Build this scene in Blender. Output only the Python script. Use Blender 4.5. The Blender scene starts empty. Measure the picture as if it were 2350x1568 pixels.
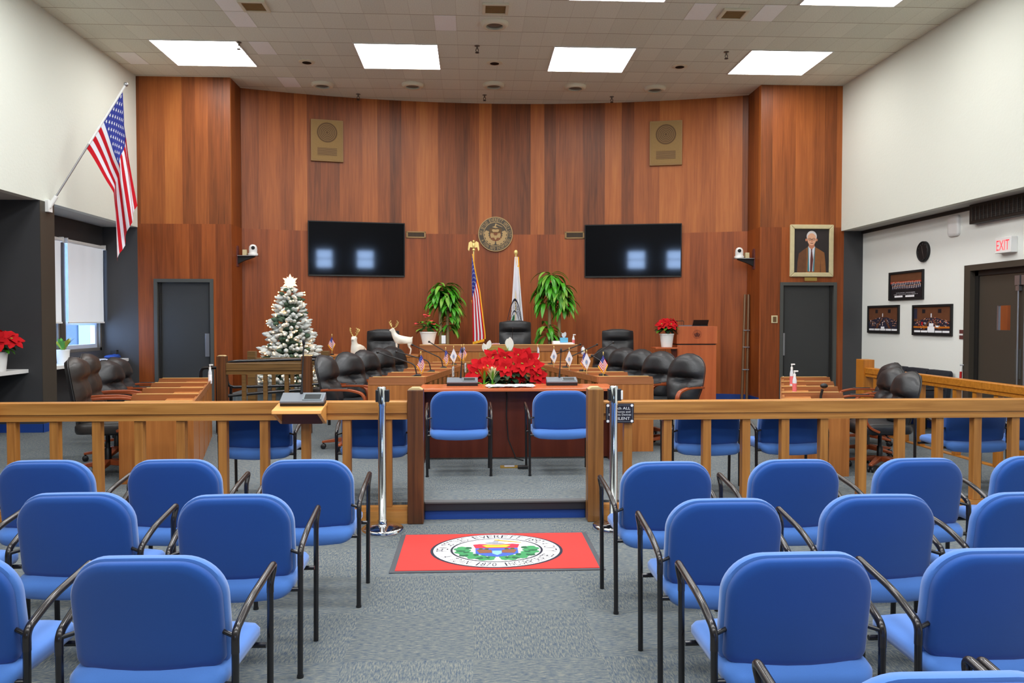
import bpy, math, random
from mathutils import Matrix, Vector
random.seed(7)
sin, cos, pi, rad = math.sin, math.cos, math.pi, math.radians
SC = bpy.context.scene
COL = SC.collection

# ---------------------------------------------------------------- survey of the room (pixel -> point on a known plane)
FPX, CAMZ = 1800.0, 1.6
_d = Vector(((1085 - 1175) / FPX, (784 - 735) / FPX, 1.0)).normalized()
_z = Vector((0, _d.z, -_d.y)).normalized()
_x = -_d.cross(_z)
def _ray(px, py):
    c = Vector(((px - 1175) / FPX, (784 - py) / FPX, 1.0))
    return Vector((_x.dot(c), _d.dot(c), _z.dot(c)))
def PY(px, py, Y):
    r = _ray(px, py); return r * (Y / r.y) + Vector((0, 0, CAMZ))
def PZ(px, py, Z):
    r = _ray(px, py); return r * ((Z - CAMZ) / r.z) + Vector((0, 0, CAMZ))
def PX(px, py, X):
    r = _ray(px, py); return r * (X / r.x) + Vector((0, 0, CAMZ))
def wallY(X):
    return 1.36 + math.sqrt(13.43 ** 2 - (X - .45) ** 2)
def PW(px, py, off=0.0):
    Y = 14.
    for _ in range(30):
        p = PY(px, py, Y); Y = wallY(p.x) - off
    return p
PLAT = .14      # height of the raised council floor
CEIL = 5.65

# ---------------------------------------------------------------- materials
def hexc(r, g, b):
    f = lambda c: (c / 255) / 12.92 if c / 255 <= .04045 else ((c / 255 + .055) / 1.055) ** 2.4
    return (f(r), f(g), f(b), 1)
def newmat(name):
    m = bpy.data.materials.new(name); m.use_nodes = True
    nt = m.node_tree; b = nt.nodes['Principled BSDF']
    return m, nt, b
def mat(name, col, rough=.5, metal=0, spec=.5, emit=None, es=0, noise=0, nscale=40, bump=0, bscale=200, sheen=0, coat=0, trans=0):
    m, nt, b = newmat(name)
    b.inputs['Base Color'].default_value = col
    b.inputs['Roughness'].default_value = rough
    b.inputs['Metallic'].default_value = metal
    b.inputs['Specular IOR Level'].default_value = spec
    b.inputs['Sheen Weight'].default_value = sheen
    b.inputs['Coat Weight'].default_value = coat
    b.inputs['Transmission Weight'].default_value = trans
    if emit:
        b.inputs['Emission Color'].default_value = emit
        b.inputs['Emission Strength'].default_value = es
    if noise or bump:
        tc = nt.nodes.new('ShaderNodeTexCoord')
    if noise:
        n = nt.nodes.new('ShaderNodeTexNoise'); n.inputs['Scale'].default_value = nscale; n.inputs['Detail'].default_value = 4
        nt.links.new(tc.outputs['Object'], n.inputs['Vector'])
        mx = nt.nodes.new('ShaderNodeMix'); mx.data_type = 'RGBA'
        mx.inputs[6].default_value = tuple(c * (1 - noise) for c in col[:3]) + (1,)
        mx.inputs[7].default_value = tuple(min(1, c * (1 + noise)) for c in col[:3]) + (1,)
        nt.links.new(n.outputs['Fac'], mx.inputs[0]); nt.links.new(mx.outputs[2], b.inputs['Base Color'])
    if bump:
        n2 = nt.nodes.new('ShaderNodeTexNoise'); n2.inputs['Scale'].default_value = bscale; n2.inputs['Detail'].default_value = 3
        nt.links.new(tc.outputs['Object'], n2.inputs['Vector'])
        bp = nt.nodes.new('ShaderNodeBump'); bp.inputs['Strength'].default_value = bump; bp.inputs['Distance'].default_value = .01
        nt.links.new(n2.outputs['Fac'], bp.inputs['Height']); nt.links.new(bp.outputs['Normal'], b.inputs['Normal'])
    return m
def wood(name, c1, c2, axis='Z', fine=28, rough=.38, spec=.4):
    m, nt, b = newmat(name)
    tc = nt.nodes.new('ShaderNodeTexCoord'); mp = nt.nodes.new('ShaderNodeMapping')
    s = [fine, fine, fine]; s['XYZ'.index(axis)] = fine * .05
    mp.inputs['Scale'].default_value = s
    n = nt.nodes.new('ShaderNodeTexNoise'); n.inputs['Scale'].default_value = 1; n.inputs['Detail'].default_value = 6; n.inputs['Distortion'].default_value = .6
    r = nt.nodes.new('ShaderNodeValToRGB')
    r.color_ramp.elements[0].position = .3; r.color_ramp.elements[0].color = c1
    r.color_ramp.elements[1].position = .7; r.color_ramp.elements[1].color = c2
    L = nt.links.new
    L(tc.outputs['Object'], mp.inputs[0]); L(mp.outputs[0], n.inputs['Vector']); L(n.outputs['Fac'], r.inputs[0]); L(r.outputs[0], b.inputs['Base Color'])
    b.inputs['Roughness'].default_value = rough; b.inputs['Specular IOR Level'].default_value = spec
    return m
def math_node(nt, op, a, b=None):
    n = nt.nodes.new('ShaderNodeMath'); n.operation = op
    for i, v in enumerate((a, b)):
        if v is None: continue
        if isinstance(v, (int, float)): n.inputs[i].default_value = v
        else: nt.links.new(v, n.inputs[i])
    return n.outputs[0]
def panel_wood(name, axis):
    """veneer wall panels: vertical strips of changing tone, a seam at z = 3.2"""
    m, nt, b = newmat(name); L = nt.links.new
    g = nt.nodes.new('ShaderNodeNewGeometry'); sp = nt.nodes.new('ShaderNodeSeparateXYZ'); L(g.outputs['Position'], sp.inputs[0])
    s = sp.outputs[axis]; z = sp.outputs['Z']
    up = math_node(nt, 'GREATER_THAN', z, 3.21)
    # strip widths wobble
    wob = math_node(nt, 'MULTIPLY', math_node(nt, 'SINE', math_node(nt, 'MULTIPLY', s, 4.1)), .085)
    s2 = math_node(nt, 'ADD', math_node(nt, 'MULTIPLY', math_node(nt, 'ADD', s, wob), 3.55), math_node(nt, 'MULTIPLY', up, 61.43))
    idx = math_node(nt, 'FLOOR', s2)
    wn = nt.nodes.new('ShaderNodeTexWhiteNoise'); wn.noise_dimensions = '1D'; L(idx, wn.inputs['W'])
    # grain
    cb = nt.nodes.new('ShaderNodeCombineXYZ')
    L(math_node(nt, 'MULTIPLY', s, 32), cb.inputs[0]); L(math_node(nt, 'MULTIPLY', z, 1.1), cb.inputs[1]); L(math_node(nt, 'MULTIPLY', idx, 3.7), cb.inputs[2])
    n = nt.nodes.new('ShaderNodeTexNoise'); n.inputs['Scale'].default_value = 1; n.inputs['Detail'].default_value = 7; n.inputs['Distortion'].default_value = .9
    L(cb.outputs[0], n.inputs['Vector'])
    cb2 = nt.nodes.new('ShaderNodeCombineXYZ')
    L(math_node(nt, 'MULTIPLY', s, 5), cb2.inputs[0]); L(math_node(nt, 'MULTIPLY', z, .6), cb2.inputs[1]); L(idx, cb2.inputs[2])
    n2 = nt.nodes.new('ShaderNodeTexNoise'); n2.inputs['Scale'].default_value = 1; n2.inputs['Detail'].default_value = 3; L(cb2.outputs[0], n2.inputs['Vector'])
    amp = math_node(nt, 'ADD', .26, math_node(nt, 'MULTIPLY', up, .30))
    t = math_node(nt, 'ADD', math_node(nt, 'MULTIPLY', math_node(nt, 'SUBTRACT', wn.outputs['Value'], .5), amp), math_node(nt, 'MULTIPLY', n.outputs['Fac'], .52))
    t = math_node(nt, 'ADD', t, math_node(nt, 'MULTIPLY', n2.outputs['Fac'], .50))
    r = nt.nodes.new('ShaderNodeValToRGB'); e = r.color_ramp.elements
    e[0].position = .08; e[0].color = hexc(80, 42, 19); e[1].position = .98; e[1].color = hexc(192, 119, 58)
    x = e.new(.40); x.color = hexc(134, 71, 32); x = e.new(.66); x.color = hexc(166, 93, 44)
    L(t, r.inputs[0])
    # lower panels a touch redder
    mx = nt.nodes.new('ShaderNodeMix'); mx.data_type = 'RGBA'; mx.blend_type = 'MULTIPLY'; mx.inputs[0].default_value = 1
    tint = nt.nodes.new('ShaderNodeMix'); tint.data_type = 'RGBA'; L(up, tint.inputs[0]); tint.inputs[6].default_value = (.92, .80, .70, 1); tint.inputs[7].default_value = (1, 1, 1, 1)
    L(r.outputs[0], mx.inputs[6]); L(tint.outputs[2], mx.inputs[7])
    # thin dark seams between strips of the lower panels and at the horizontal joint
    L(mx.outputs[2], b.inputs['Base Color'])
    b.inputs['Roughness'].default_value = .42; b.inputs['Specular IOR Level'].default_value = .35
    return m
def carpet_mat():
    m, nt, b = newmat('carpet'); L = nt.links.new
    g = nt.nodes.new('ShaderNodeNewGeometry'); sp = nt.nodes.new('ShaderNodeSeparateXYZ'); L(g.outputs['Position'], sp.inputs[0])
    x, y = sp.outputs['X'], sp.outputs['Y']
    T = .61
    ix = math_node(nt, 'FLOOR', math_node(nt, 'DIVIDE', x, T)); iy = math_node(nt, 'FLOOR', math_node(nt, 'DIVIDE', y, T))
    par = math_node(nt, 'FLOORED_MODULO', math_node(nt, 'ADD', ix, iy), 2.0)
    def streak(sx, sy, det=4):
        c = nt.nodes.new('ShaderNodeCombineXYZ'); L(math_node(nt, 'MULTIPLY', x, sx), c.inputs[0]); L(math_node(nt, 'MULTIPLY', y, sy), c.inputs[1])
        n = nt.nodes.new('ShaderNodeTexNoise'); n.inputs['Scale'].default_value = 1; n.inputs['Detail'].default_value = det; n.inputs['Roughness'].default_value = .7
        L(c.outputs[0], n.inputs['Vector']); return n.outputs['Fac']
    a, c2 = streak(140, 24), streak(24, 140)
    mx = nt.nodes.new('ShaderNodeMix'); L(par, mx.inputs[0]); L(a, mx.inputs[2]); L(c2, mx.inputs[3])
    r = nt.nodes.new('ShaderNodeValToRGB'); e = r.color_ramp.elements
    e[0].position = .32; e[0].color = hexc(68, 80, 98); e[1].position = .68; e[1].color = hexc(136, 135, 125)
    q = e.new(.46); q.color = hexc(90, 99, 106); q = e.new(.55); q.color = hexc(112, 116, 114)
    L(mx.outputs[0], r.inputs[0])
    wn = nt.nodes.new('ShaderNodeTexWhiteNoise'); wn.noise_dimensions = '2D'
    c3 = nt.nodes.new('ShaderNodeCombineXYZ'); L(ix, c3.inputs[0]); L(iy, c3.inputs[1]); L(c3.outputs[0], wn.inputs['Vector'])
    hs = nt.nodes.new('ShaderNodeHueSaturation'); L(math_node(nt, 'ADD', .93, math_node(nt, 'MULTIPLY', wn.outputs['Value'], .14)), hs.inputs['Value']); L(r.outputs[0], hs.inputs['Color'])
    L(hs.outputs[0], b.inputs['Base Color'])
    b.inputs['Roughness'].default_value = .95; b.inputs['Specular IOR Level'].default_value = .1
    bp = nt.nodes.new('ShaderNodeBump'); bp.inputs['Strength'].default_value = .3; bp.inputs['Distance'].default_value = .01
    L(mx.outputs[0], bp.inputs['Height']); L(bp.outputs[0], b.inputs['Normal'])
    return m
def ceiling_mat():
    m, nt, b = newmat('ceiling_tiles'); L = nt.links.new
    g = nt.nodes.new('ShaderNodeNewGeometry'); sp = nt.nodes.new('ShaderNodeSeparateXYZ'); L(g.outputs['Position'], sp.inputs[0])
    x, y = sp.outputs['X'], sp.outputs['Y']
    fx = math_node(nt, 'FRACT', math_node(nt, 'DIVIDE', math_node(nt, 'ADD', x, 31.0 * .305 + .52), .305))
    fy = math_node(nt, 'FRACT', math_node(nt, 'DIVIDE', math_node(nt, 'SUBTRACT', y, 11.68 - .56 * 40), .56))
    def line(f, w):
        d = math_node(nt, 'ABSOLUTE', math_node(nt, 'SUBTRACT', f, .5))
        return math_node(nt, 'GREATER_THAN', d, .5 - w)
    lx = math_node(nt, 'MULTIPLY', line(fx, .014), .18); ly = math_node(nt, 'MULTIPLY', line(fy, .014), .62)
    ln = math_node(nt, 'MAXIMUM', lx, ly)
    ix = math_node(nt, 'FLOOR', math_node(nt, 'DIVIDE', math_node(nt, 'ADD', x, 31.0 * .305 + .52), .305)); iy = math_node(nt, 'FLOOR', math_node(nt, 'DIVIDE', math_node(nt, 'SUBTRACT', y, 11.68 - .56 * 40), .56))
    wn = nt.nodes.new('ShaderNodeTexWhiteNoise'); wn.noise_dimensions = '2D'
    c = nt.nodes.new('ShaderNodeCombineXYZ'); L(ix, c.inputs[0]); L(iy, c.inputs[1]); L(c.outputs[0], wn.inputs['Vector'])
    n = nt.nodes.new('ShaderNodeTexNoise'); n.inputs['Scale'].default_value = 60; n.inputs['Detail'].default_value = 5; L(g.outputs['Position'], n.inputs['Vector'])
    v = math_node(nt, 'ADD', math_node(nt, 'MULTIPLY', wn.outputs['Value'], .2), math_node(nt, 'MULTIPLY', n.outputs['Fac'], .8))
    r = nt.nodes.new('ShaderNodeValToRGB'); e = r.color_ramp.elements
    e[0].position = .25; e[0].color = hexc(210, 211, 196); e[1].position = .7; e[1].color = hexc(232, 232, 217); L(v, r.inputs[0])
    mx = nt.nodes.new('ShaderNodeMix'); mx.data_type = 'RGBA'; L(ln, mx.inputs[0]); L(r.outputs[0], mx.inputs[6]); mx.inputs[7].default_value = hexc(136, 114, 84)
    L(mx.outputs[2], b.inputs['Base Color']); b.inputs['Roughness'].default_value = .9; b.inputs['Specular IOR Level'].default_value = .1
    return m
def glass_mat(name, tint=(1, 1, 1, 1)):
    m = bpy.data.materials.new(name); m.use_nodes = True; nt = m.node_tree
    for n in list(nt.nodes):
        if n.type != 'OUTPUT_MATERIAL': nt.nodes.remove(n)
    o = [n for n in nt.nodes if n.type == 'OUTPUT_MATERIAL'][0]
    t = nt.nodes.new('ShaderNodeBsdfTransparent'); t.inputs[0].default_value = tint
    gl = nt.nodes.new('ShaderNodeBsdfGlossy'); gl.inputs['Roughness'].default_value = .02
    fr = nt.nodes.new('ShaderNodeFresnel'); mx = nt.nodes.new('ShaderNodeMixShader')
    nt.links.new(fr.outputs[0], mx.inputs[0]); nt.links.new(t.outputs[0], mx.inputs[1]); nt.links.new(gl.outputs[0], mx.inputs[2]); nt.links.new(mx.outputs[0], o.inputs[0])
    return m

M = {}
M['panelX'] = panel_wood('wall_veneer_x', 'X'); M['panelY'] = panel_wood('wall_veneer_y', 'Y')
M['carpet'] = carpet_mat(); M['ceil'] = ceiling_mat()
M['newtile'] = mat('new_ceiling_tile', hexc(244, 243, 240), .9, noise=.08, nscale=80)
M['white_wall'] = mat('white_plaster', hexc(220, 224, 214), .85, spec=.2, bump=.35, bscale=28)
M['white_wall2'] = mat('white_paint', hexc(238, 241, 236), .7, spec=.25, bump=.1, bscale=60)
M['soffit'] = mat('soffit_paint', hexc(190, 190, 184), .8)
M['dark_wall'] = mat('charcoal_paint', hexc(60, 60, 62), .55, noise=.06, nscale=6)
M['brown_pillar'] = mat('dark_brown_paint', hexc(66, 60, 52), .5)
M['dark_door'] = mat('charcoal_door_paint', hexc(54, 55, 55), .45, noise=.05, nscale=5)
M['frame_grey'] = mat('door_frame_paint', hexc(74, 75, 72), .45)
M['brown_door'] = mat('brown_door_paint', hexc(66, 60, 52), .45)
M['black_trim'] = mat('black_trim', hexc(30, 28, 26), .5)
M['blue_base'] = mat('blue_baseboard', hexc(20, 62, 140), .6)
M['nosing'] = mat('step_nosing', hexc(34, 36, 44), .4)
M['nosing2'] = mat('step_nosing_edge', hexc(92, 92, 92), .45)
M['railw'] = wood('honey_oak_rail', hexc(156, 102, 46), hexc(192, 136, 70), 'X')
M['railw_v'] = wood('honey_oak_upright', hexc(150, 96, 44), hexc(184, 126, 62), 'Z')
M['railw_y'] = wood('honey_oak_side_rail', hexc(160, 98, 26), hexc(192, 124, 42), 'Y')
M['railw_yv'] = wood('honey_oak_side_upright', hexc(158, 96, 26), hexc(190, 122, 42), 'Z')
M['post'] = wood('aged_oak_post', hexc(58, 34, 20), hexc(108, 66, 36), 'Z', 22)
M['post2'] = wood('weathered_oak_post', hexc(98, 62, 28), hexc(156, 108, 56), 'Z', 22)
M['oldrail'] = wood('old_brown_rail', hexc(84, 62, 34), hexc(124, 92, 52), 'X')
M['endgrain'] = wood('pale_end_grain', hexc(190, 165, 115), hexc(212, 190, 142), 'X')
M['desk'] = wood('council_desk_oak', hexc(148, 88, 40), hexc(182, 116, 58), 'Z', 24)
M['desk_top'] = wood('council_desk_top', hexc(168, 104, 54), hexc(198, 130, 72), 'Y', 24, .3)
M['desk_edge'] = wood('council_desk_edge', hexc(206, 160, 96), hexc(222, 180, 118), 'X', 24, .35)
M['desk_cap'] = wood('council_desk_cap', hexc(140, 86, 50), hexc(166, 106, 64), 'X', 24)
M['desk_slat'] = wood('dark_desk_slat', hexc(78, 56, 26), hexc(98, 70, 32), 'Z', 24)
M['cherry'] = wood('cherry_veneer', hexc(172, 84, 46), hexc(194, 102, 58), 'Z', 10, .3)
M['cherry_top'] = wood('cherry_table_top', hexc(190, 98, 58), hexc(208, 116, 72), 'X', 10, .22)
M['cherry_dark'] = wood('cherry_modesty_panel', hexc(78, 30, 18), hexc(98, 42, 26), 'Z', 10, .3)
M['shelfw'] = wood('pale_maple', hexc(214, 150, 78), hexc(232, 172, 98), 'X', 14)
M['shelfd'] = wood('dark_bracket', hexc(92, 56, 44), hexc(112, 68, 52), 'X', 14)
M['blue'] = mat('blue_upholstery_lit', hexc(70, 115, 186), .85, spec=.2, sheen=.35, noise=.08, nscale=300)  # seats and cushions: light from overhead put into the colour as a paler blue
M['blue2'] = mat('blue_upholstery_shell_shaded', hexc(27, 74, 146), .85, spec=.2, sheen=.3, noise=.08, nscale=300)  # same cloth on the back shells, their shade put into a darker blue
M['blackmetal'] = mat('black_enamel', hexc(24, 22, 24), .25, spec=.6)
M['blackgloss'] = mat('worn_black_enamel', hexc(46, 42, 42), .2, metal=.4, spec=.8)
M['leather'] = mat('black_leather', hexc(34, 35, 38), .42, spec=.5, bump=.25, bscale=22)
M['leather_b'] = mat('brown_black_leather', hexc(40, 36, 34), .4, spec=.5, bump=.2, bscale=22)
M['armwood'] = wood('cherry_arm', hexc(128, 56, 28), hexc(160, 80, 44), 'Y', 18, .3)
M['plastic'] = mat('black_plastic', hexc(24, 24, 26), .45)
M['greyplastic'] = mat('grey_console', hexc(104, 110, 118), .4)
M['screen'] = mat('lcd_window', hexc(52, 56, 58), .2)
M['lcd'] = mat('lcd_pale', hexc(120, 130, 134), .2)
M['chrome'] = mat('chrome', (.75, .77, .8, 1), .1, metal=1)
M['steel'] = mat('brushed_steel', hexc(172, 172, 176), .32, metal=.85)
M['white'] = mat('white_plastic', hexc(236, 236, 234), .45)
M['paper'] = mat('white_paper', hexc(244, 246, 250), .8)
M['black'] = mat('flat_black', hexc(14, 14, 16), .6)
M['tvscreen'] = mat('glossy_screen', hexc(6, 7, 11), .05, spec=.9)
M['brass'] = mat('brass', hexc(196, 160, 84), .35, metal=.7)
M['gold'] = mat('gold_fringe', hexc(240, 172, 28), .6)
M['goldmetal'] = mat('polished_gold', hexc(232, 206, 130), .3, metal=.4)
M['bronze'] = mat('bronze_relief', hexc(176, 146, 98), .5, metal=.2)
M['bronze_d'] = mat('bronze_ground', hexc(78, 70, 58), .6, metal=.2)
M['spk'] = mat('tan_speaker_cloth', hexc(146, 116, 70), .8, noise=.1, nscale=60)
M['spk_f'] = mat('tan_speaker_frame', hexc(150, 118, 74), .6)
M['spk_d'] = mat('brown_grille', hexc(102, 76, 46), .8)
M['red'] = mat('flag_red', hexc(188, 22, 36), .85, spec=.2)
M['fwhite'] = mat('flag_white', hexc(222, 222, 230), .85, spec=.2)
M['fblue'] = mat('flag_blue', hexc(36, 48, 140), .8)
M['matred'] = mat('red_mat_pile', hexc(226, 66, 62), .95, spec=.1, noise=.05, nscale=30)
M['matgrey'] = mat('rubber_mat_edge', hexc(72, 74, 80), .8)
M['sblack'] = mat('seal_navy', hexc(34, 34, 50), .9)
M['swhite'] = mat('seal_white', hexc(240, 238, 238), .9)
M['sgreen'] = mat('seal_green', hexc(60, 140, 86), .9)
M['sgreen_d'] = mat('seal_dark_green', hexc(34, 92, 60), .9)
M['sred'] = mat('seal_red', hexc(196, 44, 66), .9)
M['syellow'] = mat('seal_yellow', hexc(244, 182, 52), .9)
M['sblue'] = mat('seal_blue', hexc(62, 94, 208), .9)
M['slblue'] = mat('seal_light_blue', hexc(130, 176, 232), .9)
M['sbrown'] = mat('seal_brown', hexc(128, 82, 56), .9)
M['sgrey'] = mat('seal_grey', hexc(150, 150, 160), .9)
M['leaf'] = mat('leaf_green', hexc(70, 150, 36), .35, noise=.35, nscale=9)
M['leaf_d'] = mat('dark_leaf', hexc(28, 62, 36), .5, noise=.3, nscale=12)
M['leaf_l'] = mat('pale_leaf', hexc(120, 170, 60), .5, noise=.2, nscale=12)
M['leaf_y'] = mat('yellow_green_leaf', hexc(160, 158, 50), .5, noise=.4, nscale=20)
M['poin'] = mat('poinsettia_red', hexc(178, 18, 26), .85, spec=.15, noise=.28, nscale=14)
M['pink'] = mat('anthurium_pink', hexc(222, 60, 72), .35)
M['petal'] = mat('white_spathe', hexc(240, 240, 232), .6)
M['cream'] = mat('cream_bract', hexc(232, 230, 190), .6)
M['orange'] = mat('orange_bract', hexc(222, 92, 30), .6)
M['cane'] = mat('dracaena_cane', hexc(150, 128, 92), .85, noise=.2, nscale=30)
M['soil'] = mat('soil', hexc(46, 36, 28), .95)
M['flock'] = mat('flocked_needles', hexc(206, 211, 208), .95, noise=.22, nscale=30)
M['needle'] = mat('green_needles', hexc(70, 92, 74), .95, noise=.3, nscale=30)
M['bulb'] = mat('warm_bulb', hexc(255, 220, 160), .4, emit=hexc(255, 190, 120), es=9)
M['star'] = mat('lit_star', hexc(255, 236, 215), .4, emit=hexc(255, 206, 160), es=.9)
M['blind'] = mat('roller_blind', hexc(226, 228, 230), .9, emit=hexc(214, 222, 236), es=.28)  # weak emission stands in for daylight coming through the fabric
M['alum'] = mat('window_aluminium', hexc(108, 102, 94), .45, metal=.3)
M['winwhite'] = mat('white_window_sash', hexc(188, 196, 214), .5)
M['ledge'] = mat('white_laminate', hexc(232, 232, 230), .4)
M['glass'] = glass_mat('window_glass', (.96, .98, 1, 1))
M['lightpanel'] = mat('lit_diffuser', (1, 1, 1, 1), .5, emit=(1, .985, .96, 1), es=12)
M['lightframe'] = mat('light_frame', hexc(214, 212, 206), .5)
M['can'] = mat('downlight_rim', hexc(216, 208, 184), .5)
M['candark'] = mat('downlight_bulb', hexc(98, 92, 82), .3)
M['exitred'] = mat('exit_red', hexc(255, 60, 70), .5, emit=hexc(255, 60, 70), es=1.0)
M['redpaint'] = mat('red_paint', hexc(184, 30, 30), .4)
M['tan'] = mat('frame_gold_cream', hexc(206, 192, 150), .5, noise=.15, nscale=14)
M['tan_d'] = mat('frame_cream_bevel', hexc(188, 176, 132), .5)
M['canvas'] = mat('dark_canvas', hexc(42, 34, 34), .7, noise=.25, nscale=5)
M['suit'] = mat('brown_suit_paint', hexc(140, 88, 46), .8, noise=.25, nscale=16)
M['suit_d'] = mat('dark_suit_paint', hexc(106, 66, 40), .8, noise=.25, nscale=16)
M['skin'] = mat('skin_paint', hexc(224, 168, 136), .8, noise=.08, nscale=30)
M['skin_d'] = mat('skin_shade_paint', hexc(196, 128, 98), .8)
M['hairw'] = mat('white_hair_paint', hexc(214, 208, 206), .8)
M['teal'] = mat('teal_paint', hexc(64, 128, 140), .8)
M['tie'] = mat('maroon_tie_paint', hexc(98, 48, 44), .8)
M['photo_wood'] = mat('photo_wood_wall', hexc(104, 64, 42), .4, noise=.25, nscale=9)
M['photo_dark'] = mat('photo_dark', hexc(26, 24, 30), .4)
M['photo_or'] = mat('photo_orange_rail', hexc(196, 112, 30), .4)
M['photo_red'] = mat('photo_red', hexc(170, 60, 44), .4)
M['photo_navy'] = mat('photo_navy', hexc(44, 44, 62), .4)
M['tissue_blue'] = mat('tissue_box_blue', hexc(96, 176, 214), .6)
M['clearp'] = mat('clear_bottle', hexc(214, 218, 224), .2, spec=.6)
M['label_pink'] = mat('label_pink', hexc(226, 110, 112), .6)
M['deer'] = mat('white_ceramic', hexc(236, 230, 216), .35)
M['navy_cloth'] = mat('navy_seat_cloth', hexc(24, 26, 36), .85)
M['brownpole'] = mat('brown_anodised', hexc(122, 92, 66), .4, metal=.4)
M['brick'] = mat('outside_blue_facade', (.030, .050, .085, 1), .8, noise=.2, nscale=2)
M['outwin'] = mat('outside_window', (.07, .10, .12, 1), .3)

# ---------------------------------------------------------------- mesh builder
class MB:
    def __init__(s): s.v = []; s.f = []; s.mi = []; s.mats = []
    def m(s, mt):
        if mt not in s.mats: s.mats.append(mt)
        return s.mats.index(mt)
    def add(s, vs, fs, mt, X=None):
        o = len(s.v)
        s.v += [tuple(X @ Vector(p)) for p in vs] if X is not None else [tuple(p) for p in vs]
        k = s.m(mt)
        for f in fs: s.f.append([i + o for i in f]); s.mi.append(k)
        return s
    def box(s, x0, x1, y0, y1, z0, z1, mt, X=None):
        return s.add([(x0, y0, z0), (x1, y0, z0), (x1, y1, z0), (x0, y1, z0), (x0, y0, z1), (x1, y0, z1), (x1, y1, z1), (x0, y1, z1)],
                     [(0, 3, 2, 1), (4, 5, 6, 7), (0, 1, 5, 4), (1, 2, 6, 5), (2, 3, 7, 6), (3, 0, 4, 7)], mt, X)
    def cbox(s, c, d, mt, X=None):
        return s.box(c[0] - d[0] / 2, c[0] + d[0] / 2, c[1] - d[1] / 2, c[1] + d[1] / 2, c[2] - d[2] / 2, c[2] + d[2] / 2, mt, X)
    def quad(s, a, b, c, d, mt): return s.add([a, b, c, d], [(0, 1, 2, 3)], mt)
    def prism(s, poly, d0, d1, mt, ax='y', X=None):
        """polygon in the two other axes, extruded along ax"""
        n = len(poly); vs = []
        for d in (d0, d1):
            for a, b in poly:
                vs.append({'y': (a, d, b), 'z': (a, b, d), 'x': (d, a, b)}[ax])
        fs = [list(range(n))[::-1], list(range(n, 2 * n))] + [(i, (i + 1) % n, n + (i + 1) % n, n + i) for i in range(n)]
        return s.add(vs, fs, mt, X)
    def tube(s, path, r, mt, n=8, closed=False, cap=True, X=None):
        P = [Vector(p) for p in path]; N = len(P); vs = []
        rr = r if isinstance(r, (list, tuple)) else [r] * N
        up = None
        for i in range(N):
            if closed: t = P[(i + 1) % N] - P[i - 1]
            else: t = P[min(i + 1, N - 1)] - P[max(i - 1, 0)]
            t.normalize()
            if up is None: up = Vector((0, 0, 1)) if abs(t.z) < .9 else Vector((1, 0, 0))
            a = up - t * up.dot(t)
            if a.length < 1e-4: a = Vector((0, 1, 0)) - t * t.y
            a.normalize(); up = a; b = t.cross(a)
            for k in range(n):
                w = 2 * pi * k / n; vs.append(P[i] + (a * cos(w) + b * sin(w)) * rr[i])
        fs = []
        for i in range(N if closed else N - 1):
            j = (i + 1) % N
            for k in range(n): fs.append((i * n + k, i * n + (k + 1) % n, j * n + (k + 1) % n, j * n + k))
        if cap and not closed: fs += [list(range(n))[::-1], [(N - 1) * n + k for k in range(n)]]
        return s.add(vs, fs, mt, X)
    def lathe(s, prof, mt, n=20, c=(0, 0, 0), X=None):
        vs = []; fs = []
        for r, z in prof:
            for k in range(n): vs.append((c[0] + r * cos(2 * pi * k / n), c[1] + r * sin(2 * pi * k / n), c[2] + z))
        for i in range(len(prof) - 1):
            for k in range(n): fs.append((i * n + k, i * n + (k + 1) % n, (i + 1) * n + (k + 1) % n, (i + 1) * n + k))
        fs += [list(range(n))[::-1], [(len(prof) - 1) * n + k for k in range(n)]]
        return s.add(vs, fs, mt, X)
    def ball(s, c, r, mt, nu=8, nv=6, X=None):
        rx, ry, rz = r if isinstance(r, (tuple, list)) else (r, r, r)
        vs = [(c[0], c[1], c[2] - rz)]; fs = []
        for j in range(1, nv):
            ph = -pi / 2 + pi * j / nv
            for k in range(nu): vs.append((c[0] + rx * cos(ph) * cos(2 * pi * k / nu), c[1] + ry * cos(ph) * sin(2 * pi * k / nu), c[2] + rz * sin(ph)))
        vs.append((c[0], c[1], c[2] + rz)); e = len(vs) - 1
        for k in range(nu): fs.append((0, 1 + (k + 1) % nu, 1 + k))
        for j in range(nv - 2):
            for k in range(nu): fs.append((1 + j * nu + k, 1 + j * nu + (k + 1) % nu, 1 + (j + 1) * nu + (k + 1) % nu, 1 + (j + 1) * nu + k))
        for k in range(nu): fs.append((e, 1 + (nv - 2) * nu + k, 1 + (nv - 2) * nu + (k + 1) % nu))
        return s.add(vs, fs, mt, X)
    def pad(s, w, h, r, rings, mt, deform=None, rb=None, n=6):
        """cushion: rounded rectangle outline (half sizes w,h) in local (a,b); rings = (inset, depth)"""
        def out(ins):
            W, H = w - ins, h - ins; R = max(.004, r - ins * .8); RB = max(.004, (rb if rb is not None else r) - ins * .8); o = []
            for cx, cz, a0, q in ((W, H, 0, R), (-W, H, 1, R), (-W, -H, 2, RB), (W, -H, 3, RB)):
                sx = 1 if cx > 0 else -1; sz = 1 if cz > 0 else -1
                for k in range(n + 1):
                    a = (a0 + k / n) * pi / 2; o.append((cx - sx * q + q * cos(a), cz - sz * q + q * sin(a)))
            # subdivide long sides
            res = []
            for i in range(len(o)):
                a, b = o[i], o[(i + 1) % len(o)]; res.append(a)
                if math.dist(a, b) > .5 * min(W, H):
                    for q in range(1, 5): res.append((a[0] + (b[0] - a[0]) * q / 5, a[1] + (b[1] - a[1]) * q / 5))
            return res
        D = deform or (lambda a, b, d: (a, d, b))
        base = out(0); N = len(base); keep = None; vs = []; R = []
        L = []
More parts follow.
